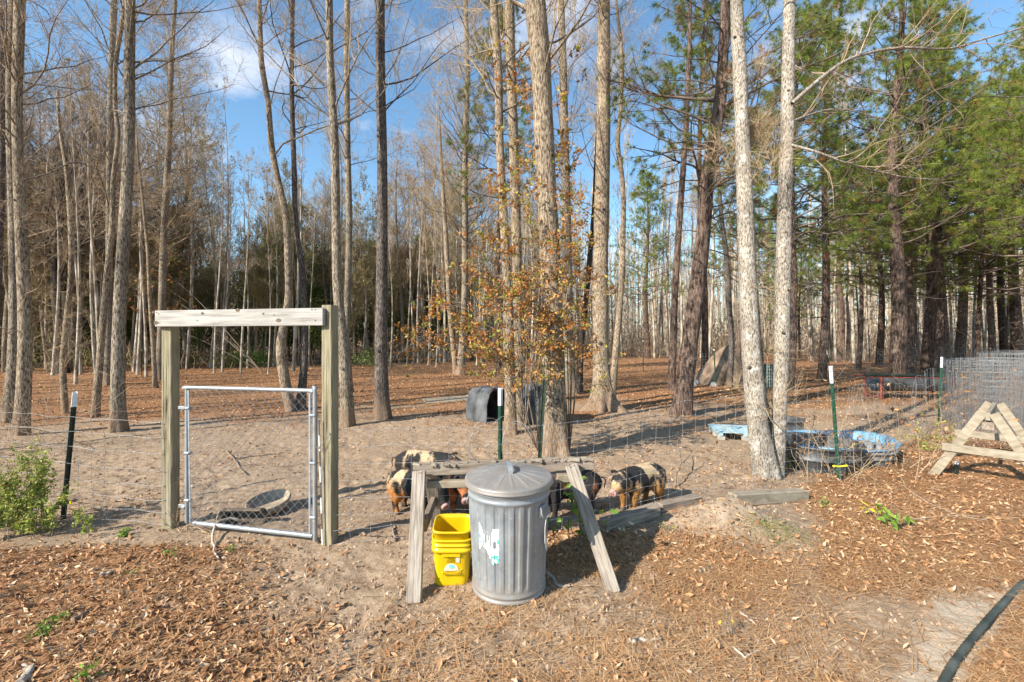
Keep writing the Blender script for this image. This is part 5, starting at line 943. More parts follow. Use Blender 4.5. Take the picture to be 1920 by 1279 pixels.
# newer sawhorse at the right edge
SA, SB = A(5.42, 4.98, .80), A(6.38, 5.78, .80); ax = nrm(SB - SA); sd = A(ax[1], -ax[0], 0); s2 = thing('sawhorse', 'pale new wooden sawhorse at the right edge of the photo', 'sawhorse', (5.36, 4.98, 0)); o3 = A(5.36, 4.98, 0)
for P_, q_ in ((SA, 1), (SB, -1)):
    for s_ in (-1, 1):
        t_ = P_ + sd * s_ * .045 - A(0, 0, .02); b_ = P_ + sd * s_ * .46 - ax * q_ * .03; b_ = A(b_[0], b_[1], float(gz(b_[0], b_[1])) - .02); leg(s2, L3(t_), L3(b_), .088, .038, tuple(ax), 'wood_new').rotation_euler
board(s2, 'ridge_beam', L3(SA - ax * .02 - A(0, 0, .06)), L3(SB + ax * .02 - A(0, 0, .06)), .038, .088, 'wood_new')
for P_, q_ in ((SA, -1), (SB, -1)):
    c = P_ + ax * q_ * .042; c = A(c[0], c[1], .34); board(s2, 'cross_board', L3(c - sd * .37), L3(c + sd * .40), .038, .088, 'wood_new')
board(s2, 'block', L3(SA - ax * .0 - A(0, 0, .17)), L3(SA + ax * .14 - A(0, 0, .17)), .10, .09, 'wood_old_x')

# ------------------------------------------------------------------ timbers, slab, sticks
def timber(label, a, b, w=.10, h=.10, mat='wood_old_x', name='timber', cat='timber'):
    za = float(gz(a[0], a[1])); zb_ = float(gz(b[0], b[1])); T = thing(name, label, cat, (a[0], a[1], za)); board(T, 'board', (0, 0, h * .4), (b[0] - a[0], b[1] - a[1], zb_ - za + h * .4), w, h, mat, bev=.006); return T
timber('dark square timber left of the sand mound, half shaded', P(1130, 992), P(1232, 972), .105, .11); timber('weathered timber butted into the sand mound from the left', P(1234, 968), P(1310, 950), .10, .10)
timber('greenish timber right of the sand mound', P(1372, 952), P(1508, 930), .11, .11, 'wood_new'); timber('old sunken timber under the fence behind the trash can', P(1026, 985), P(1115, 980), .09, .08)
timber('thin tan board lying flat on the leaves left of the barrels', P(795, 752), P(885, 748), 1.0, .03, 'wood_new', 'flat_board', 'board')
def stick(label, pts, r, mat='stick', cat='stick', name='fallen_branch', fork=(), z=.012, n=14, seed=0):
    rg = np.random.default_rng(seed + 5); p = np.array([gp(*q[:2]) + A(0, 0, (q[2] if len(q) > 2 else z)) for q in pts]); b0 = p[0].copy(); b0[2] = float(gz(b0[0], b0[1])); T = thing(name, label, cat, tuple(b0)); c = smooth_path(p, n) - b0; c += rg.normal(0, r * .35, c.shape); g = G(); tube1(g, c, np.linspace(r, r * .45, n), 7); g.build('stem', M[mat], T)
    for f in fork:
        q = np.array([gp(*w[:2]) + A(0, 0, (w[2] if len(w) > 2 else z)) for w in f]) - b0; g = G(); cc = smooth_path(q, 8); tube1(g, cc, np.linspace(r * .7, r * .3, 8), 6); g.build('side_twig', M[mat], T)
    return T
stick('dark crooked branch on the dirt seen through the gate mesh', [(385, 834), (408, 838), (425, 848), (442, 862), (448, 878), (462, 892)], .016, fork=([(444, 862), (470, 856), (500, 852), (535, 846)],), seed=1)
stick('thin dark stick beside the crooked branch behind the gate', [(452, 872), (490, 872), (530, 876), (570, 870)], .009, seed=2)
stick('thin stick left of the rubber pan behind the gate', [(360, 948), (400, 942), (460, 938)], .007, seed=3)
stick('black forked twig poking up behind the right pig', [(1266, 915), (1268, 905, .08), (1276, 893, .14), (1275, 877, .20), (1270, 862, .26)], .011, 'stick', fork=([(1276, 893, .14), (1288, 884, .17), (1298, 874, .2)],), seed=4)
stick('pale curved root crossing the bottom rail of the gate', [(452, 985, .05), (425, 990, .09), (404, 1000, .08), (400, 1018, .03), (403, 1038), (412, 1052)], .013, 'stick_pale', seed=5)
stick('pale stick sticking out from under the trash can', [(1020, 1080), (1035, 1090), (1050, 1104), (1070, 1106)], .016, 'stick_pale', seed=6)
stick('short broken stick in the bottom middle foreground', [(1180, 1207), (1205, 1204), (1236, 1203)], .013, 'stick_pale', seed=7)
stick('curved dead stick at the bottom left corner', [(40, 1279), (50, 1262), (46, 1240)], .022, 'stick_pale', seed=8)
stick('grey stick half buried in leaves at lower left', [(140, 1162), (155, 1150), (166, 1142)], .014, seed=9); stick('light stick lying on the leaves below the left fence post', [(190, 1076), (210, 1068), (232, 1062)], .013, 'stick_pale', seed=10)
stick('small grey twig on the needles right of the sawhorse', [(1313, 1072), (1322, 1064), (1328, 1058)], .012, seed=11); stick('thin pale twig bent on the needles at lower right', [(1388, 1145), (1400, 1155), (1418, 1166)], .008, 'stick_pale', seed=12)
stick('angled pale twig at the bottom right of the middle', [(1375, 1212), (1395, 1230), (1402, 1226), (1425, 1214)], .007, 'stick_pale', seed=13)
stick('long thin stem lying on the leaves before the new sawhorse', [(1680, 900), (1730, 935), (1800, 965), (1850, 975)], .006, 'stick_pale', seed=14); stick('thin straight twig across the sand at the far right', [(1700, 975), (1800, 965), (1915, 970)], .005, 'stick_pale', seed=15)
stick('dark stick lying left of the new sawhorse', [(1690, 870), (1712, 862), (1732, 850)], .014, seed=16); stick('low root by the left fence foot near the sawhorse leg', [(650, 1000), (700, 1008), (760, 1008)], .011, seed=17); stick('short dark stick under the fence left of the sawhorse', [(742, 1018), (738, 1003), (740, 990)], .012, seed=18)
rgs = np.random.default_rng(71)
for k in range(46):
    px, py = rgs.uniform(20, 1700), rgs.uniform(745, 960); a = rgs.uniform(-.5, .5); L = rgs.uniform(14, 46)
    stick('thin stray twig lying on the dirt of the pig pen', [(px, py), (px + L * .5, py - L * .15 * a + rgs.normal(0, 1)), (px + L, py - L * .3 * a)], rgs.uniform(.003, .007), 'stick' if k % 3 else 'stick_pale', 'twig', 'stray_twig', n=7, seed=100 + k)['group'] = 'stray twigs in the pen'
for k in range(26):
    px, py = rgs.uniform(150, 1800), rgs.uniform(1040, 1260); a = rgs.uniform(-1, 1); L = rgs.uniform(12, 50)
    stick('thin stray twig lying in the leaves and sand of the foreground', [(px, py), (px + L * .5, py - L * .25 * a + rgs.normal(0, 2)), (px + L, py - L * .5 * a)], rgs.uniform(.0015, .004), 'stick' if k % 3 else 'stick_pale', 'twig', 'stray_twig', n=7, seed=200 + k)['group'] = 'stray twigs in the foreground'
# hose
hp = [(1740, 1330), (1766, 1279), (1790, 1236), (1828, 1192), (1876, 1134), (1925, 1088), (2010, 1040), (2120, 1010)]
c = smooth_path([gp(*q) + A(0, 0, .018) for q in hp], 160); T = thing('hose', 'black corrugated hose curving across the sand at the bottom right', 'hose', tuple(c[0])); g = G(); c = c - c[0]; tube1(g, c, 0.0185 + .0014 * np.sin(np.arange(160) * 2.4), 12); g.build('tube', M['hose'], T)

# ------------------------------------------------------------------ pans and tubs in the pen
q = gp(503, 958); T = thing('rubber_pan', 'round rubber feed pan tipped up behind the gate mesh', 'feed pan', tuple(q + A(0, 0, .0))); g = G(); lathe(g, [(.001, .02), (.12, .02), (.15, .03), (.180, .085), (.190, .088), (.195, .08), (.165, .01), (.13, 0), (.001, 0)], 40); o = g.build('bowl', M['rubber_dusty'], T); o.rotation_euler = (math.radians(10), math.radians(-4), 0); o.location = (0, .03, .035)
q = gp(448, 985); T = thing('feed_trough', 'low cut open trough lying on its side behind the gate', 'trough', tuple(q)); g = G(); a = np.radians(np.linspace(-115, 118, 20)); n_ = 20
sec = np.concatenate([np.stack([a * 0, np.cos(a) * .075, .075 + np.sin(a) * .075], -1), np.stack([a * 0, np.cos(a[::-1]) * .068, .075 + np.sin(a[::-1]) * .068], -1)]); V = np.concatenate([sec + A(-.14, 0, 0), sec + A(.20, 0, 0)]); m_ = len(sec); Q = [[i, (i + 1) % m_, m_ + (i + 1) % m_, m_ + i] for i in range(m_)]; g.add(V, Q); g.build('shell', M['rubber'], T)
g = G(); lathe(g, [(.001, 0), (.074, 0), (.076, .006), (.074, .012), (.001, .012)], 24); o = g.build('end_wall', M['rubber_dusty'], T); o.rotation_euler = (0, math.pi / 2, 0); o.location = (-.15, 0, .075)

# black plastic shelters
def shelter(label, loc, rz, w=.78, h=.66, L=.55, ribs=3, back=True):
    T = thing('plastic_shelter', label, 'shelter', (loc[0], loc[1], float(gz(loc[0], loc[1])) - .02), rz); pr = np.array([(-w / 2, 0), (-w / 2 * .97, h * .55), (-w / 2 * .72, h * .88), (-w / 2 * .42, h), (w / 2 * .42, h), (w / 2 * .72, h * .88), (w / 2 * .97, h * .55), (w / 2, 0)]); xs = []; 
    for k in range(ribs): x0 = L * k / ribs; xs += [(x0 + .01, 1.0), (x0 + .03, 1.035), (x0 + L / ribs * .35, 1.035), (x0 + L / ribs * .42, 1.0)]
    xs = [(0, 1.0)] + xs + [(L, .96)]; n = len(pr); out = np.array([[(x, p[0] * s, p[1] * s) for p in pr] for x, s in xs]); inn = np.array([[(x, p[0] * (s - .06), p[1] * (s - .05)) for p in pr] for x, s in xs]); g = G()
    for arr, fl in ((out, 0), (inn, 1)):
        K2 = len(xs); b_ = np.arange(K2 - 1)[:, None] * n; i = np.arange(n - 1)[None]; Q = np.stack([b_ + i, b_ + i + 1, b_ + n + i + 1, b_ + n + i], -1).reshape(-1, 4); g.add(arr.reshape(-1, 3), Q if not fl else Q[:, ::-1])
    f = np.concatenate([out[0], inn[0]]); g.add(f, [[i, i + 1, n + i + 1, n + i] for i in range(n - 1)]); g.build('shell', M['black_plastic'], T, smooth=False)
    if back: g = G(); v = out[-1] * .999; c_ = np.array([[L, 0, 0]]); g.add(np.vstack([v, c_]), None, [[i, i + 1, n] for i in range(n - 1)]); v2 = v - A(.03, 0, 0); g.add(np.vstack([v2, c_ - A(.03, 0, 0)]), None, [[i + 1, i, n] for i in range(n - 1)]); g.build('back_wall', M['black_plastic'], T, smooth=False)
    return T
q = P(928, 792); shelter('black plastic hog shelter, left piece, its dark mouth facing right', (q[0] + .05, q[1] + .1), math.radians(137), w=.62, h=.66, L=.62, ribs=2)
q = P(975, 797); shelter('black ribbed plastic shelter half between the twin trunks and the thick trunk', (q[0] - .05, q[1] + .45), math.radians(8), w=.9, h=.72, L=.8, ribs=3)
# blue pallet
q = P(1352, 826); T = thing('pallet', 'small pale blue wooden pallet left of the forked white trunks', 'pallet', (q[0], q[1] + .1, float(gz(q[0], q[1]))), -.20)
for k in range(8): board(T, 'slat', (0, .05 + k * .09, .125), (.85, .05 + k * .09, .125), .078, .016, 'blue_wood')
for k in range(3): board(T, 'bearer', (.05 + k * .37, 0, .09), (.05 + k * .37, .72, .09), .06, .05, 'blue_wood')
for k in range(9): g = G(); box(g, (.06 + (k % 3) * .37, .06 + (k // 3) * .30, .032), (.10, .10, .064), bev=.004); g.build('foot_block', M['concrete'], T, smooth=False)
# blue wading pool: flat wall panels and rolled rim
q = A(4.66, 6.35); T = thing('wading_pool', 'blue plastic wading pool with one end bent up, behind the fence', 'pool', (q[0], q[1], float(gz(*q)))); g = G(); a = np.arange(72) * 2 * np.pi / 72
bx_, by_ = .72, .60; el = .22 + .06 * np.clip(np.cos(a - .15), 0, 1) ** 3; wv = 1 + .012 * np.cos(a * 12); rings = []
for s_, zf in ((.0, .01), (.86, .01), (.90, .03), (.97, .85), (1.0, .93), (1.06, .98), (1.10, .94), (1.11, .84), (1.08, .82), (1.0, .80), (.93, .02), (.88, 0)): rings.append(np.stack([bx_ * s_ * wv * np.cos(a), by_ * s_ * wv * np.sin(a), el * zf], -1))
V = np.concatenate(rings); k = np.arange(11)[:, None] * 72; i = np.arange(72)[None]; j = (i + 1) % 72; g.add(V, np.stack([k + i, k + j, k + 72 + j, k + 72 + i], -1).reshape(-1, 4)); g.build('shell', M['blue_plastic'], T)
g = G(); lathe(g, [(.001, .05), (.84, .05)], 48); o = g.build('silt', M['rubber_dusty'], T); o.scale = (bx_ * 1.04, by_ * 1.04, 1)
def tub(label, c, r, h, mat='black_plastic', fill='rubber_dusty'):
    T = thing('rubber_tub', label, 'tub', (c[0], c[1], float(gz(*c)) - .01)); g = G(); lathe(g, [(.001, .02), (r * .86, .02), (r * .9, .03), (r * .97, h - .02), (r * .99, h), (r * 1.04, h + .004), (r * 1.06, h - .012), (r * 1.03, h - .03), (r * 1.0, h - .035), (r * .96, h * .55), (r * .98, h * .53), (r * .98, h * .5), (r * .94, h * .48), (r * .9, 0)], 48); g.build('wall', M[mat], T); g = G(); lathe(g, [(.001, h * .4), (r * .92, h * .4)], 40); g.build('mud', M[fill], T); return T
tub('round black rubber tub in front of the blue pool', (3.98, 5.75), .50, .34); tub('lower grey rubber tub inside the near edge of the blue pool', (4.72, 6.0), .42, .20, 'grey_plastic')
q = P(1500, 815); tub('dark tub partly hidden behind the right white trunk', (q[0] - .2, q[1] + .2), .34, .30)
q = gp(1545, 872)
for k, (dx, dy, dz, lb) in enumerate(((0, 0, 0, 'pale concrete block under the fence in front of the black tub'), (.30, .16, 0, 'second concrete block, right of the pale one by the tub'))):
    T = thing('concrete_block', lb, 'block', (q[0] + dx, q[1] + dy, q[2] + dz), .4); g = G(); box(g, (0, 0, .07), (.27, .18, .15), bev=.006); g.build('block', M['concrete'], T, smooth=False)
# trough in a red frame
q = P(1652, 748); T = thing('trough', 'long black half barrel trough in a red steel frame behind the fence', 'trough', (q[0], q[1], 0), -.05); Lx = 1.95
for z_, r_ in ((.60, .022),):
    for y_ in (0, .6): g = G(); tube1(g, [(-.35, y_, z_), (Lx, y_, z_ - .03)], r_, 8); g.build('frame_rail', M['red_metal'], T)
for x_ in (0, Lx - .05):
    for y_ in (0, .6): g = G(); tube1(g, [(x_, y_, 0), (x_, y_, .6)], .035, 8); g.build('leg', M['red_metal'], T)
    g = G(); tube1(g, [(x_, 0, .05), (x_, .6, .05)], .025, 8); g.build('foot_rail', M['red_metal'], T)
g = G(); a = np.linspace(np.pi, 2 * np.pi, 18); sec = np.concatenate([np.stack([a * 0, .3 + np.cos(a) * .31, .60 + np.sin(a) * .42], -1), np.stack([a * 0, .3 + np.cos(a[::-1]) * .29, .60 + np.sin(a[::-1]) * .40], -1)]); m_ = 36; V = np.concatenate([sec + A(.02, 0, 0), sec + A(Lx + .1, 0, 0)]); g.add(V, [[i, (i + 1) % m_, m_ + (i + 1) % m_, m_ + i] for i in range(m_)]); g.build('tank', M['black_plastic'], T)
g = G(); tube1(g, [(-.45, -.02, .66), (Lx + .25, -.02, .64)], .035, 8); g.build('rim_pipe', M['post_dark'], T)
# tarp mound, crate bin
q = P(1362, 722); T = thing('tarp_heap', 'tall heap under a brown tarp behind the forked white trunks', 'heap', (q[0], q[1] + .6, 0)); g = G(); n1_, n2_ = 64, 26; aa, tt = np.meshgrid(np.arange(n1_) * 2 * np.pi / n1_, np.linspace(0, 1, n2_)); f = fbm(np.cos(aa) * 2.4 + 4, np.sin(aa) * 2.4 + tt * .8, 6, 4) - .5; R_ = (1.05 * (1 - tt) ** .75 + .05) * (1 + f * .7 * (1 - tt * .5)); V = np.stack([R_ * np.cos(aa) + tt * .3, R_ * np.sin(aa) * .8, 1.45 * tt + f * .12], -1)
b_ = np.arange(n2_ - 1)[:, None] * n1_; i = np.arange(n1_)[None]; j = (i + 1) % n1_; g.add(V.reshape(-1, 3), np.stack([b_ + i, b_ + j, b_ + n1_ + j, b_ + n1_ + i], -1).reshape(-1, 4)); g.build('tarp', M['tarp'], T)
for k, (dx, dy, s_) in enumerate(((-1.4, -.3, .2), (-1.1, .1, .16), (-.7, -.5, .14))):
    R3 = thing('rock', ['largest pale rock at the foot of the tarp heap', 'middle rock at the foot of the tarp heap', 'small rock nearest the tarp heap'][k], 'rock', (q[0] + dx, q[1] + dy, 0)); bm = bmesh.new(); bmesh.ops.create_icosphere(bm, subdivisions=2, radius=s_)
    for v in bm.verts: v.co *= 1 + random.uniform(-.15, .15)
    me = bpy.data.meshes.new('rock'); bm.to_mesh(me); bm.free(); me.materials.append(M['concrete']); link('stone', me, R3)
q = P(1441, 728); T = thing('crate', 'grey green open wire crate seen between the forked white trunks', 'crate', (q[0], q[1], 0), .1); g = G(); box(g, (0, 0, .42), (.36, .30, .80), bev=.02); g.build('box', M['post_dark'], T, smooth=False)
for k in range(7): g = G(); box(g, (0, -.16, .08 + k * .11), (.38, .012, .012)); g.build('bar', M['blue_wood'], T, smooth=False)
for k in range(5): g = G(); box(g, (-.17 + k * .085, -.165, .42), (.012, .012, .80)); g.build('bar', M['blue_wood'], T, smooth=False)

# ------------------------------------------------------------------ standing rolls of fence wire
def roll(label, c, r, h, seed, turns=3, nv=120, wr=.0022):
    rg = np.random.default_rng(seed); T = thing('wire_roll', label, 'wire roll', (c[0], c[1], float(gz(*c))), 0); tt = np.linspace(0, 1, 80 * turns); rr = r * (1 - .38 * tt) * (1 + .09 * np.sin(tt * 40 + seed)); a = tt * turns * 2 * np.pi; g = G()
    for z_ in np.linspace(.02, h, 13):
        w = rg.normal(0, .02); g2 = G(); tube1(g2, np.stack([rr * np.cos(a), rr * np.sin(a), z_ + w + .03 * np.sin(a * .5 + z_)], -1), wr, 3, cap=False); g2.build('line_wire', M['wire'], T)
    i = (np.linspace(0, len(tt) - 1, nv)).astype(int); n = rg.normal(0, .05, (nv, 2)); Pt = np.stack([np.stack([rr[i] * np.cos(a[i]) + n[:, 0] * k, rr[i] * np.sin(a[i]) + n[:, 1] * k, 0 * rr[i] + z_], -1) for k, z_ in ((0, .01), (1, h * .5), (.4, h + .02))], 1); gs = G(); tubes(gs, Pt, np.full((nv, 3), wr * .9), 3); gs.build('stay_wires', M['wire'], T, kind='stuff')
    gl = G(); c_ = np.stack([rg.uniform(-r, r, 40), rg.uniform(-r, r, 40), rg.uniform(.1, h, 40)], -1); leaves(gl, c_, .06, rg); gl.build('caught_leaves', M['dead_leaf'], T, smooth=False, kind='stuff'); return T
for (px, d, r, h, lb) in ((1822, 8.6, .48, 1.22, 'leftmost of the standing rolls of galvanised fence wire'), (1868, 7.6, .50, 1.30, 'middle standing roll of fence wire behind the new sawhorse'), (1925, 7.9, .55, 1.36, 'rightmost standing roll of fence wire at the photo edge'), (1905, 9.3, .6, 1.35, 'back standing roll of fence wire behind the other rolls')):
    roll(lb, ((px - 960) / F * d, d), r, h, int(px))
g = G(); T = thing('wire_roll', 'rusty coil of netting lying flat under the rolls behind the new sawhorse', 'wire roll', (7.0, 6.6, 0.02), -.6)
rg = np.random.default_rng(9); th_ = np.linspace(0, 2 * np.pi, 20)
for k in range(60): x_ = -.7 + k * .024; g2 = np.stack([x_ + rg.normal(0, .01) + .02 * np.sin(th_ * 3), .15 * np.cos(th_), .15 + .15 * np.sin(th_)], -1); tube1(g, g2, .0016, 3, cap=False)
g.build('netting', M['wire'], T, kind='stuff')
coil = thing('wire_coil', 'loose loops of fence wire hanging on the post behind the trash can', 'wire coil', (-.09, 3.58, .80))
for k, (cx, rx, rz2) in enumerate(((-.10, .16, .26), (-.06, .20, .22), (.10, .20, .22), (.04, .14, .30), (.13, .12, .24))):
    a = np.linspace(.2, 5.9, 30); g = G(); tube1(g, np.stack([cx + rx * np.cos(a + k), -.02 * k + .03 * np.sin(a * 2), -.04 + rz2 * np.sin(a + k) * .8], -1), .0017, 4, cap=False); g.build('loop', M['wire'], coil)

# ------------------------------------------------------------------ pigs
def coat(seed, th=.5, light=(.55, .40, .24), mid=(.36, .17, .05)):
    m, n, l, b = newmat('pig_coat_%d' % seed, .75, .15); t = n.new('ShaderNodeTexCoord'); mp = n.new('ShaderNodeMapping'); mp.inputs['Location'].default_value = (seed * 3.7, seed * 1.3, 0); mp.inputs['Scale'].default_value = (1.6, .7, .8); l.new(t.outputs['Object'], mp.inputs[0])
    x = n.new('ShaderNodeTexNoise'); x.inputs['Scale'].default_value = 5.0; x.inputs['Detail'].default_value = 3; x.inputs['Roughness'].default_value = .55; l.new(mp.outputs[0], x.inputs['Vector'])
    s = n.new('ShaderNodeSeparateXYZ'); l.new(t.outputs['Object'], s.inputs[0]); rz3 = ramp(n, [(.22, mid), (.36, light)]); l.new(s.outputs[2], rz3.inputs[0])
    f = noise_node(n, l, 60, 4, .7, stretch=(.5, 1, 2.2)); fr = ramp(n, [(.3, (.7, .7, .7)), (.7, (1.2, 1.2, 1.2))]); l.new(f.outputs[0], fr.inputs[0]); base = mixc(n, l, 1.0, rz3.outputs[0], fr.outputs[0], 'MULTIPLY')
    q2_ = n.new('ShaderNodeMath'); q2_.operation = 'MULTIPLY_ADD'; q2_.inputs[1].default_value = .22; l.new(f.outputs[0], q2_.inputs[0]); l.new(x.outputs[0], q2_.inputs[2]); mk = ramp(n, [(th + .11 - .035, (1, 1, 1)), (th + .11 + .035, (0, 0, 0))]); l.new(q2_.outputs[0], mk.inputs[0]); l.new(mixc(n, l, mk.outputs[0], base, (.028, .026, .026)), b.inputs['Base Color']); bump(n, l, b, f.outputs[0], .8, .008); return m
M['snout'] = simple('snout', (.32, .16, .14), (.50, .30, .27), 40, .5, 0); M['eye'] = simple('eye', (.01, .008, .006), (.02, .015, .01), 5, .15, 0, spec=.6); M['ear'] = simple('ear', (.03, .025, .025), (.09, .06, .05), 12, .8, .2); M['hoof'] = simple('hoof', (.08, .06, .05), (.2, .16, .13), 30, .7, 0)
def ico(sub=2):
    bm = bmesh.new(); bmesh.ops.create_icosphere(bm, subdivisions=sub, radius=1); V = np.array([v.co[:] for v in bm.verts]); T = np.array([[v.index for v in f.verts] for f in bm.faces]); bm.free(); return V, T
IV, IT = ico(2)
def pig(label, loc, yaw, seed, th=.5, hy=0.0, hp=0.0, sc=1.0, stride=0.0, light=(.55, .40, .24), mid=(.36, .17, .05), ear='ear', fat=1.0):
    T = thing('pig', label, 'pig', (loc[0], loc[1], float(gz(loc[0], loc[1]))), yaw, 'young spotted pigs in the pen'); T.scale = (sc,) * 3; nk = A(.17, 0, .30)
    R = rot('Z', hy) @ rot('Y', hp)
    def hd(p): return nk + R @ (A(*p) - nk)
    ch = [[((-.27, 0, .285), .095), ((-.19, 0, .292), .128), ((-.06, 0, .282), .135), ((.06, 0, .280), .132), ((.14, 0, .295), .112), (tuple(hd((.22, 0, .315))), .094), (tuple(hd((.27, 0, .315))), .084), (tuple(hd((.31, 0, .295))), .062), (tuple(hd((.36, 0, .272))), .043), (tuple(hd((.39, 0, .262))), .038)],
          [(tuple(hd((.24, .035, .285))), .06), (tuple(hd((.24, -.035, .285))), .06)], [(tuple(hd((.25, .0, .26))), .055), (tuple(hd((.335, 0, .25))), .030)]]
    for s, y in ((1, .075), (-1, -.075)):
        f = stride * s; ch.append([((.10, y * .8, .24), .066), ((.115 + f * .3, y, .15), .042), ((.125 + f * .7, y, .085), .030), ((.125 + f, y, .04), .026), ((.13 + f, y, .02), .027)])
        ch.append([((-.21, y * .8, .27), .098), ((-.20 - f * .2, y, .19), .066), ((-.225 - f * .3, y, .125), .038), ((-.235 - f * .7, y, .08), .028), ((-.225 - f, y, .04), .026), ((-.22 - f, y, .02), .027)])
    g = G()
    for c in ch:
        for (p0, r0), (p1, r1) in zip(c[:-1], c[1:]):
            p0, p1 = A(*p0), A(*p1); k = max(2, int(np.linalg.norm(p1 - p0) / .012))
            for t_ in np.linspace(0, 1, k): r = r0 + (r1 - r0) * t_; zsc = 1.0; g.add(IV * A(r * fat if r > .1 else r, r * (.92 if r > .1 else 1), r) + p0 + (p1 - p0) * t_, None, IT)
    me = g.mesh('tmp', []); o = bpy.data.objects.new('tmp', me); COL.objects.link(o); md = o.modifiers.new('r', 'REMESH'); md.mode = 'VOXEL'; md.voxel_size = .0085; m2 = o.modifiers.new('s', 'SMOOTH'); m2.iterations = 7; m2.factor = .6
    dg = bpy.context.evaluated_depsgraph_get(); me2 = bpy.data.meshes.new_from_object(o.evaluated_get(dg)); bpy.data.objects.remove(o); me2.materials.clear(); cm = coat(seed, th, light, mid); me2.materials.append(cm); me2.polygons.foreach_set('use_smooth', np.ones(len(me2.polygons), bool)); body = link('body', me2, T)
    nvv = len(me2.vertices); co = np.zeros(nvv * 3); me2.vertices.foreach_get('co', co); no = np.zeros(nvv * 3); me2.vertices.foreach_get('normal', no); co = co.reshape(-1, 3); no = no.reshape(-1, 3); rgh = np.random.default_rng(seed); ii = rgh.integers(0, nvv, 5200)
    g = G(); slivers(g, co[ii] - no[ii] * .002, nrm(no[ii] * .45 + A(-1, 0, -.25) + rgh.normal(0, .2, (5200, 3))), rgh.uniform(.012, .03, 5200), .0011, rgh); g.build('bristles', cm, T, smooth=False, kind='stuff')
    for s in (1, -1):
        g = G(); n = 9; u, v = np.meshgrid(np.linspace(-1, 1, n), np.linspace(0, 1, n)); w = .036 * (1 - v ** 1.6) * np.ones_like(u); base = A(.225, .052 * s, .375); e = np.stack([base[0] + v * .055 + u * w * .5, base[1] + s * (v * .03 + (u) * w * .8), base[2] + .055 * v - .035 * v ** 2 - .012 * u ** 2 + .02 * np.cos(u)], -1).reshape(-1, 3); e = np.array([hd(p) for p in e]); nn = R @ A(-.6, 0, .8); V = np.concatenate([e, e - nn * .006]); i_, j_ = np.meshgrid(np.arange(n - 1), np.arange(n - 1)); b_ = (i_ * n + j_).ravel(); Q = np.stack([b_, b_ + 1, b_ + n + 1, b_ + n], -1); g.add(V, np.concatenate([Q, Q[:, ::-1] + n * n])); g.build('ear', M[ear], T)
        g = G(); p = hd((.296, .050 * s, .325)); g.add(IV * .0085 + p, None, IT); g.build('eye', M['eye'], T)
    g = G(); lathe(g, [(.001, .012), (.024, .012), (.034, .009), (.037, .002), (.036, -.014)], 24)
    for s in (1, -1): lathe(g, [(.0065, .0124), (.005, .0126), (.001, .0127)], 10, (0, s * .013, 0.0), m=1)
    o = g.build('snout', [M['snout'], M['eye']], T); X3 = R @ A(1, 0, -.18); X3 = nrm(X3); Y3 = nrm(np.cross(A(0, 0, 1), X3)); Z3 = np.cross(X3, Y3); p = hd((.418, 0, .258)); o.matrix_local = Matrix(((Z3[0], Y3[0], X3[0], p[0]), (Z3[1], Y3[1], X3[1], p[1]), (Z3[2], Y3[2], X3[2], p[2]), (0, 0, 0, 1)))
    for (x_, y_) in ((.13 + stride, .075), (.13 - stride, -.075), (-.22 - stride, .075), (-.22 + stride, -.075)):
        g = G(); lathe(g, [(.0265, .0), (.0275, .012), (.026, .024)], 14, (x_ + .004, y_, 0)); g.build('hoof', M['hoof'], T)
    g = G(); tube1(g, smooth_path([(-.36, 0, .33), (-.385, .01, .32), (-.395, .02, .29), (-.385, .012, .25), (-.392, 0, .22)], 14), np.linspace(.009, .004, 14), 6); g.build('tail', M['ear'], T); return T
pig('spotted tan and black pig standing right of the sawhorse, facing left', (1.20, 4.20), math.radians(213), 1, .50, hy=math.radians(18), hp=.06, stride=.02)
pig('black backed pig with orange haunch behind the left sawhorse leg', (-.86, 4.05), math.radians(-28), 2, .55, hy=math.radians(-25), hp=.35, mid=(.50, .20, .05), stride=.02)
pig('tan and black pig farthest back, behind the left end of the sawhorse', (-.92, 4.75), math.radians(-8), 3, .50, hp=.2, sc=1.04)
pig('rusty brown dark headed pig between the sawhorse and the trash can', (-.52, 4.32), math.radians(-75), 4, .52, hp=.3, mid=(.42, .14, .05), light=(.34, .15, .07))
pig('mostly black pig with a reddish ear behind the right sawhorse leg', (.50, 4.10), math.radians(192), 5, .62, hp=.25, mid=(.35, .12, .05), light=(.30, .14, .07))

# ------------------------------------------------------------------ green plants
def leafy(name, label, cat, loc, stems_, h, sp, n, ls, seed, mat, ratio=.42, group=None):
    rg = np.random.default_rng(seed); T = thing(name, label, cat, (loc[0], loc[1], float(gz(loc[0], loc[1]))), 0, group); s = np.stack([rg.normal(0, sp * .35, stems_), rg.normal(0, sp * .3, stems_), np.zeros(stems_)], -1)
    Pt = grow(rg, s, np.stack([rg.normal(0, .38, stems_), rg.normal(0, .3, stems_), np.ones(stems_)], -1), rg.uniform(.55, 1.1, stems_) * h, 8, .08, .03); R = taper(np.full(stems_, .004), 8, .3, .0012); g = G(); tubes(g, Pt, R, 4)
    s, dd, pr, t = kids(rg, Pt, R, 5, .25, .95, .7); P2 = grow(rg, s, dd, rg.uniform(.1, .35, len(t)) * h, 5, .1, .08); tubes(g, P2, taper(pr * .6, 5, .5, .001), 3); g.build('stems', M['stick'], T)
    q = np.concatenate([P2.reshape(-1, 3), Pt[:, 3:].reshape(-1, 3)]); c = q[rg.integers(0, len(q), n)] + rg.normal(0, .014, (n, 3)); gl = G(); leaves(gl, c, rg.uniform(.6, 1.25, n) * ls, rg, ratio=ratio); gl.build('foliage', M[mat], T, smooth=False); return T
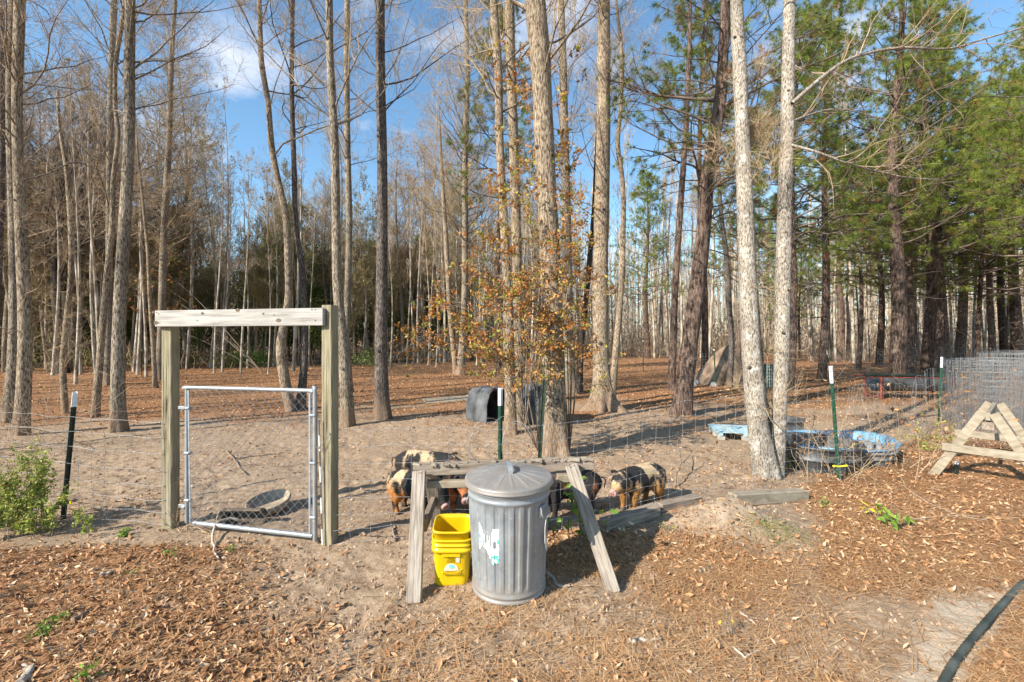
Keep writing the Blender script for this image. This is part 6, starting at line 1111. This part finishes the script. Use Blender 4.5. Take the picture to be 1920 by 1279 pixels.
q = P(35, 1000); leafy('shrub', 'sunny yellow green shrub at the left edge in front of the fence', 'shrub', (q[0], q[1] + .1), 16, .66, .25, 2300, .036, 1, 'shrub_leaf')
q = P(5, 1010); leafy('shrub', 'lower green shrub cut by the left edge of the photo', 'shrub', (q[0] - .25, q[1] + .1), 14, .42, .45, 2000, .04, 2, 'shrub_leaf')
q = P(92, 1005); leafy('shrub', 'low leafy skirt of the shrub below the leaning fence post', 'shrub', (q[0] - .05, q[1] + .05), 10, .22, .3, 800, .034, 3, 'shrub_leaf')
leafy('seedling', 'green leafed vine climbing beside the right sawhorse leg', 'vine', (.475, 3.36), 5, .5, .10, 90, .055, 4, 'green_leaf', .7)
for k, (px, py, h, n, ls, mt, lb) in enumerate(((233, 1003, .07, 80, .035, 'green_leaf', 'bright green weed below the left fence, on the sand'), (1665, 985, .22, 26, .085, 'green_leaf', 'small oak seedling with yellow green leaves in the needles at right'), (1640, 970, .2, 14, .07, 'yellow_leaf', 'yellow leaved sprig beside the oak seedling'),
        (1495, 880, .26, 16, .05, 'yellow_leaf', 'yellow leaved sprig below the black tub'), (1545, 945, .1, 40, .03, 'green_leaf', 'green tuft at the end of the greenish timber'), (75, 1185, .06, 50, .03, 'green_leaf', 'green weed in the leaves at lower left'), (100, 1165, .07, 40, .028, 'green_leaf', 'second green weed in the leaves at lower left'), (153, 1279, .09, 26, .035, 'green_leaf', 'small green sprout at the bottom left edge'),
        (438, 1031, .04, 30, .022, 'green_leaf', 'tiny weed just below the gate'), (318, 1040, .05, 30, .025, 'green_leaf', 'weed in the leaves below the left gatepost'), (250, 1080, .04, 20, .02, 'green_leaf', 'tiny weed in the leaves left of the gate'), (1253, 1000, .07, 40, .018, 'shrub_leaf', 'dry weed on the timber left of the mound'), (1385, 1185, .16, 5, .03, 'yellow_leaf', 'thin seedling with one yellow leaf in the needles'), (1750, 850, .2, 60, .05, 'shrub_leaf', 'yellow green weed between the fence and the new sawhorse'))):
    q = P(px, py); leafy('weed', lb, 'weed', (q[0], q[1]), 5, h, h * .9, n, ls, 50 + k, mt)
rg = np.random.default_rng(13); g = G(); n = 900; q = P(1450, 1010); c = np.stack([q[0] + rg.normal(0, .16, n) + .0, q[1] + rg.normal(0, .10, n), np.zeros(n)], -1); c[:, 2] = gz(c[:, 0], c[:, 1]) + rg.uniform(.004, .02, n); leaves(g, c, rg.uniform(.006, .016, n), rg, flat=.5); tag(g.build('ground_cover', M['green_leaf'], kind='stuff', smooth=False), 'patch of tiny green seedlings on the sand mound', 'ground cover')
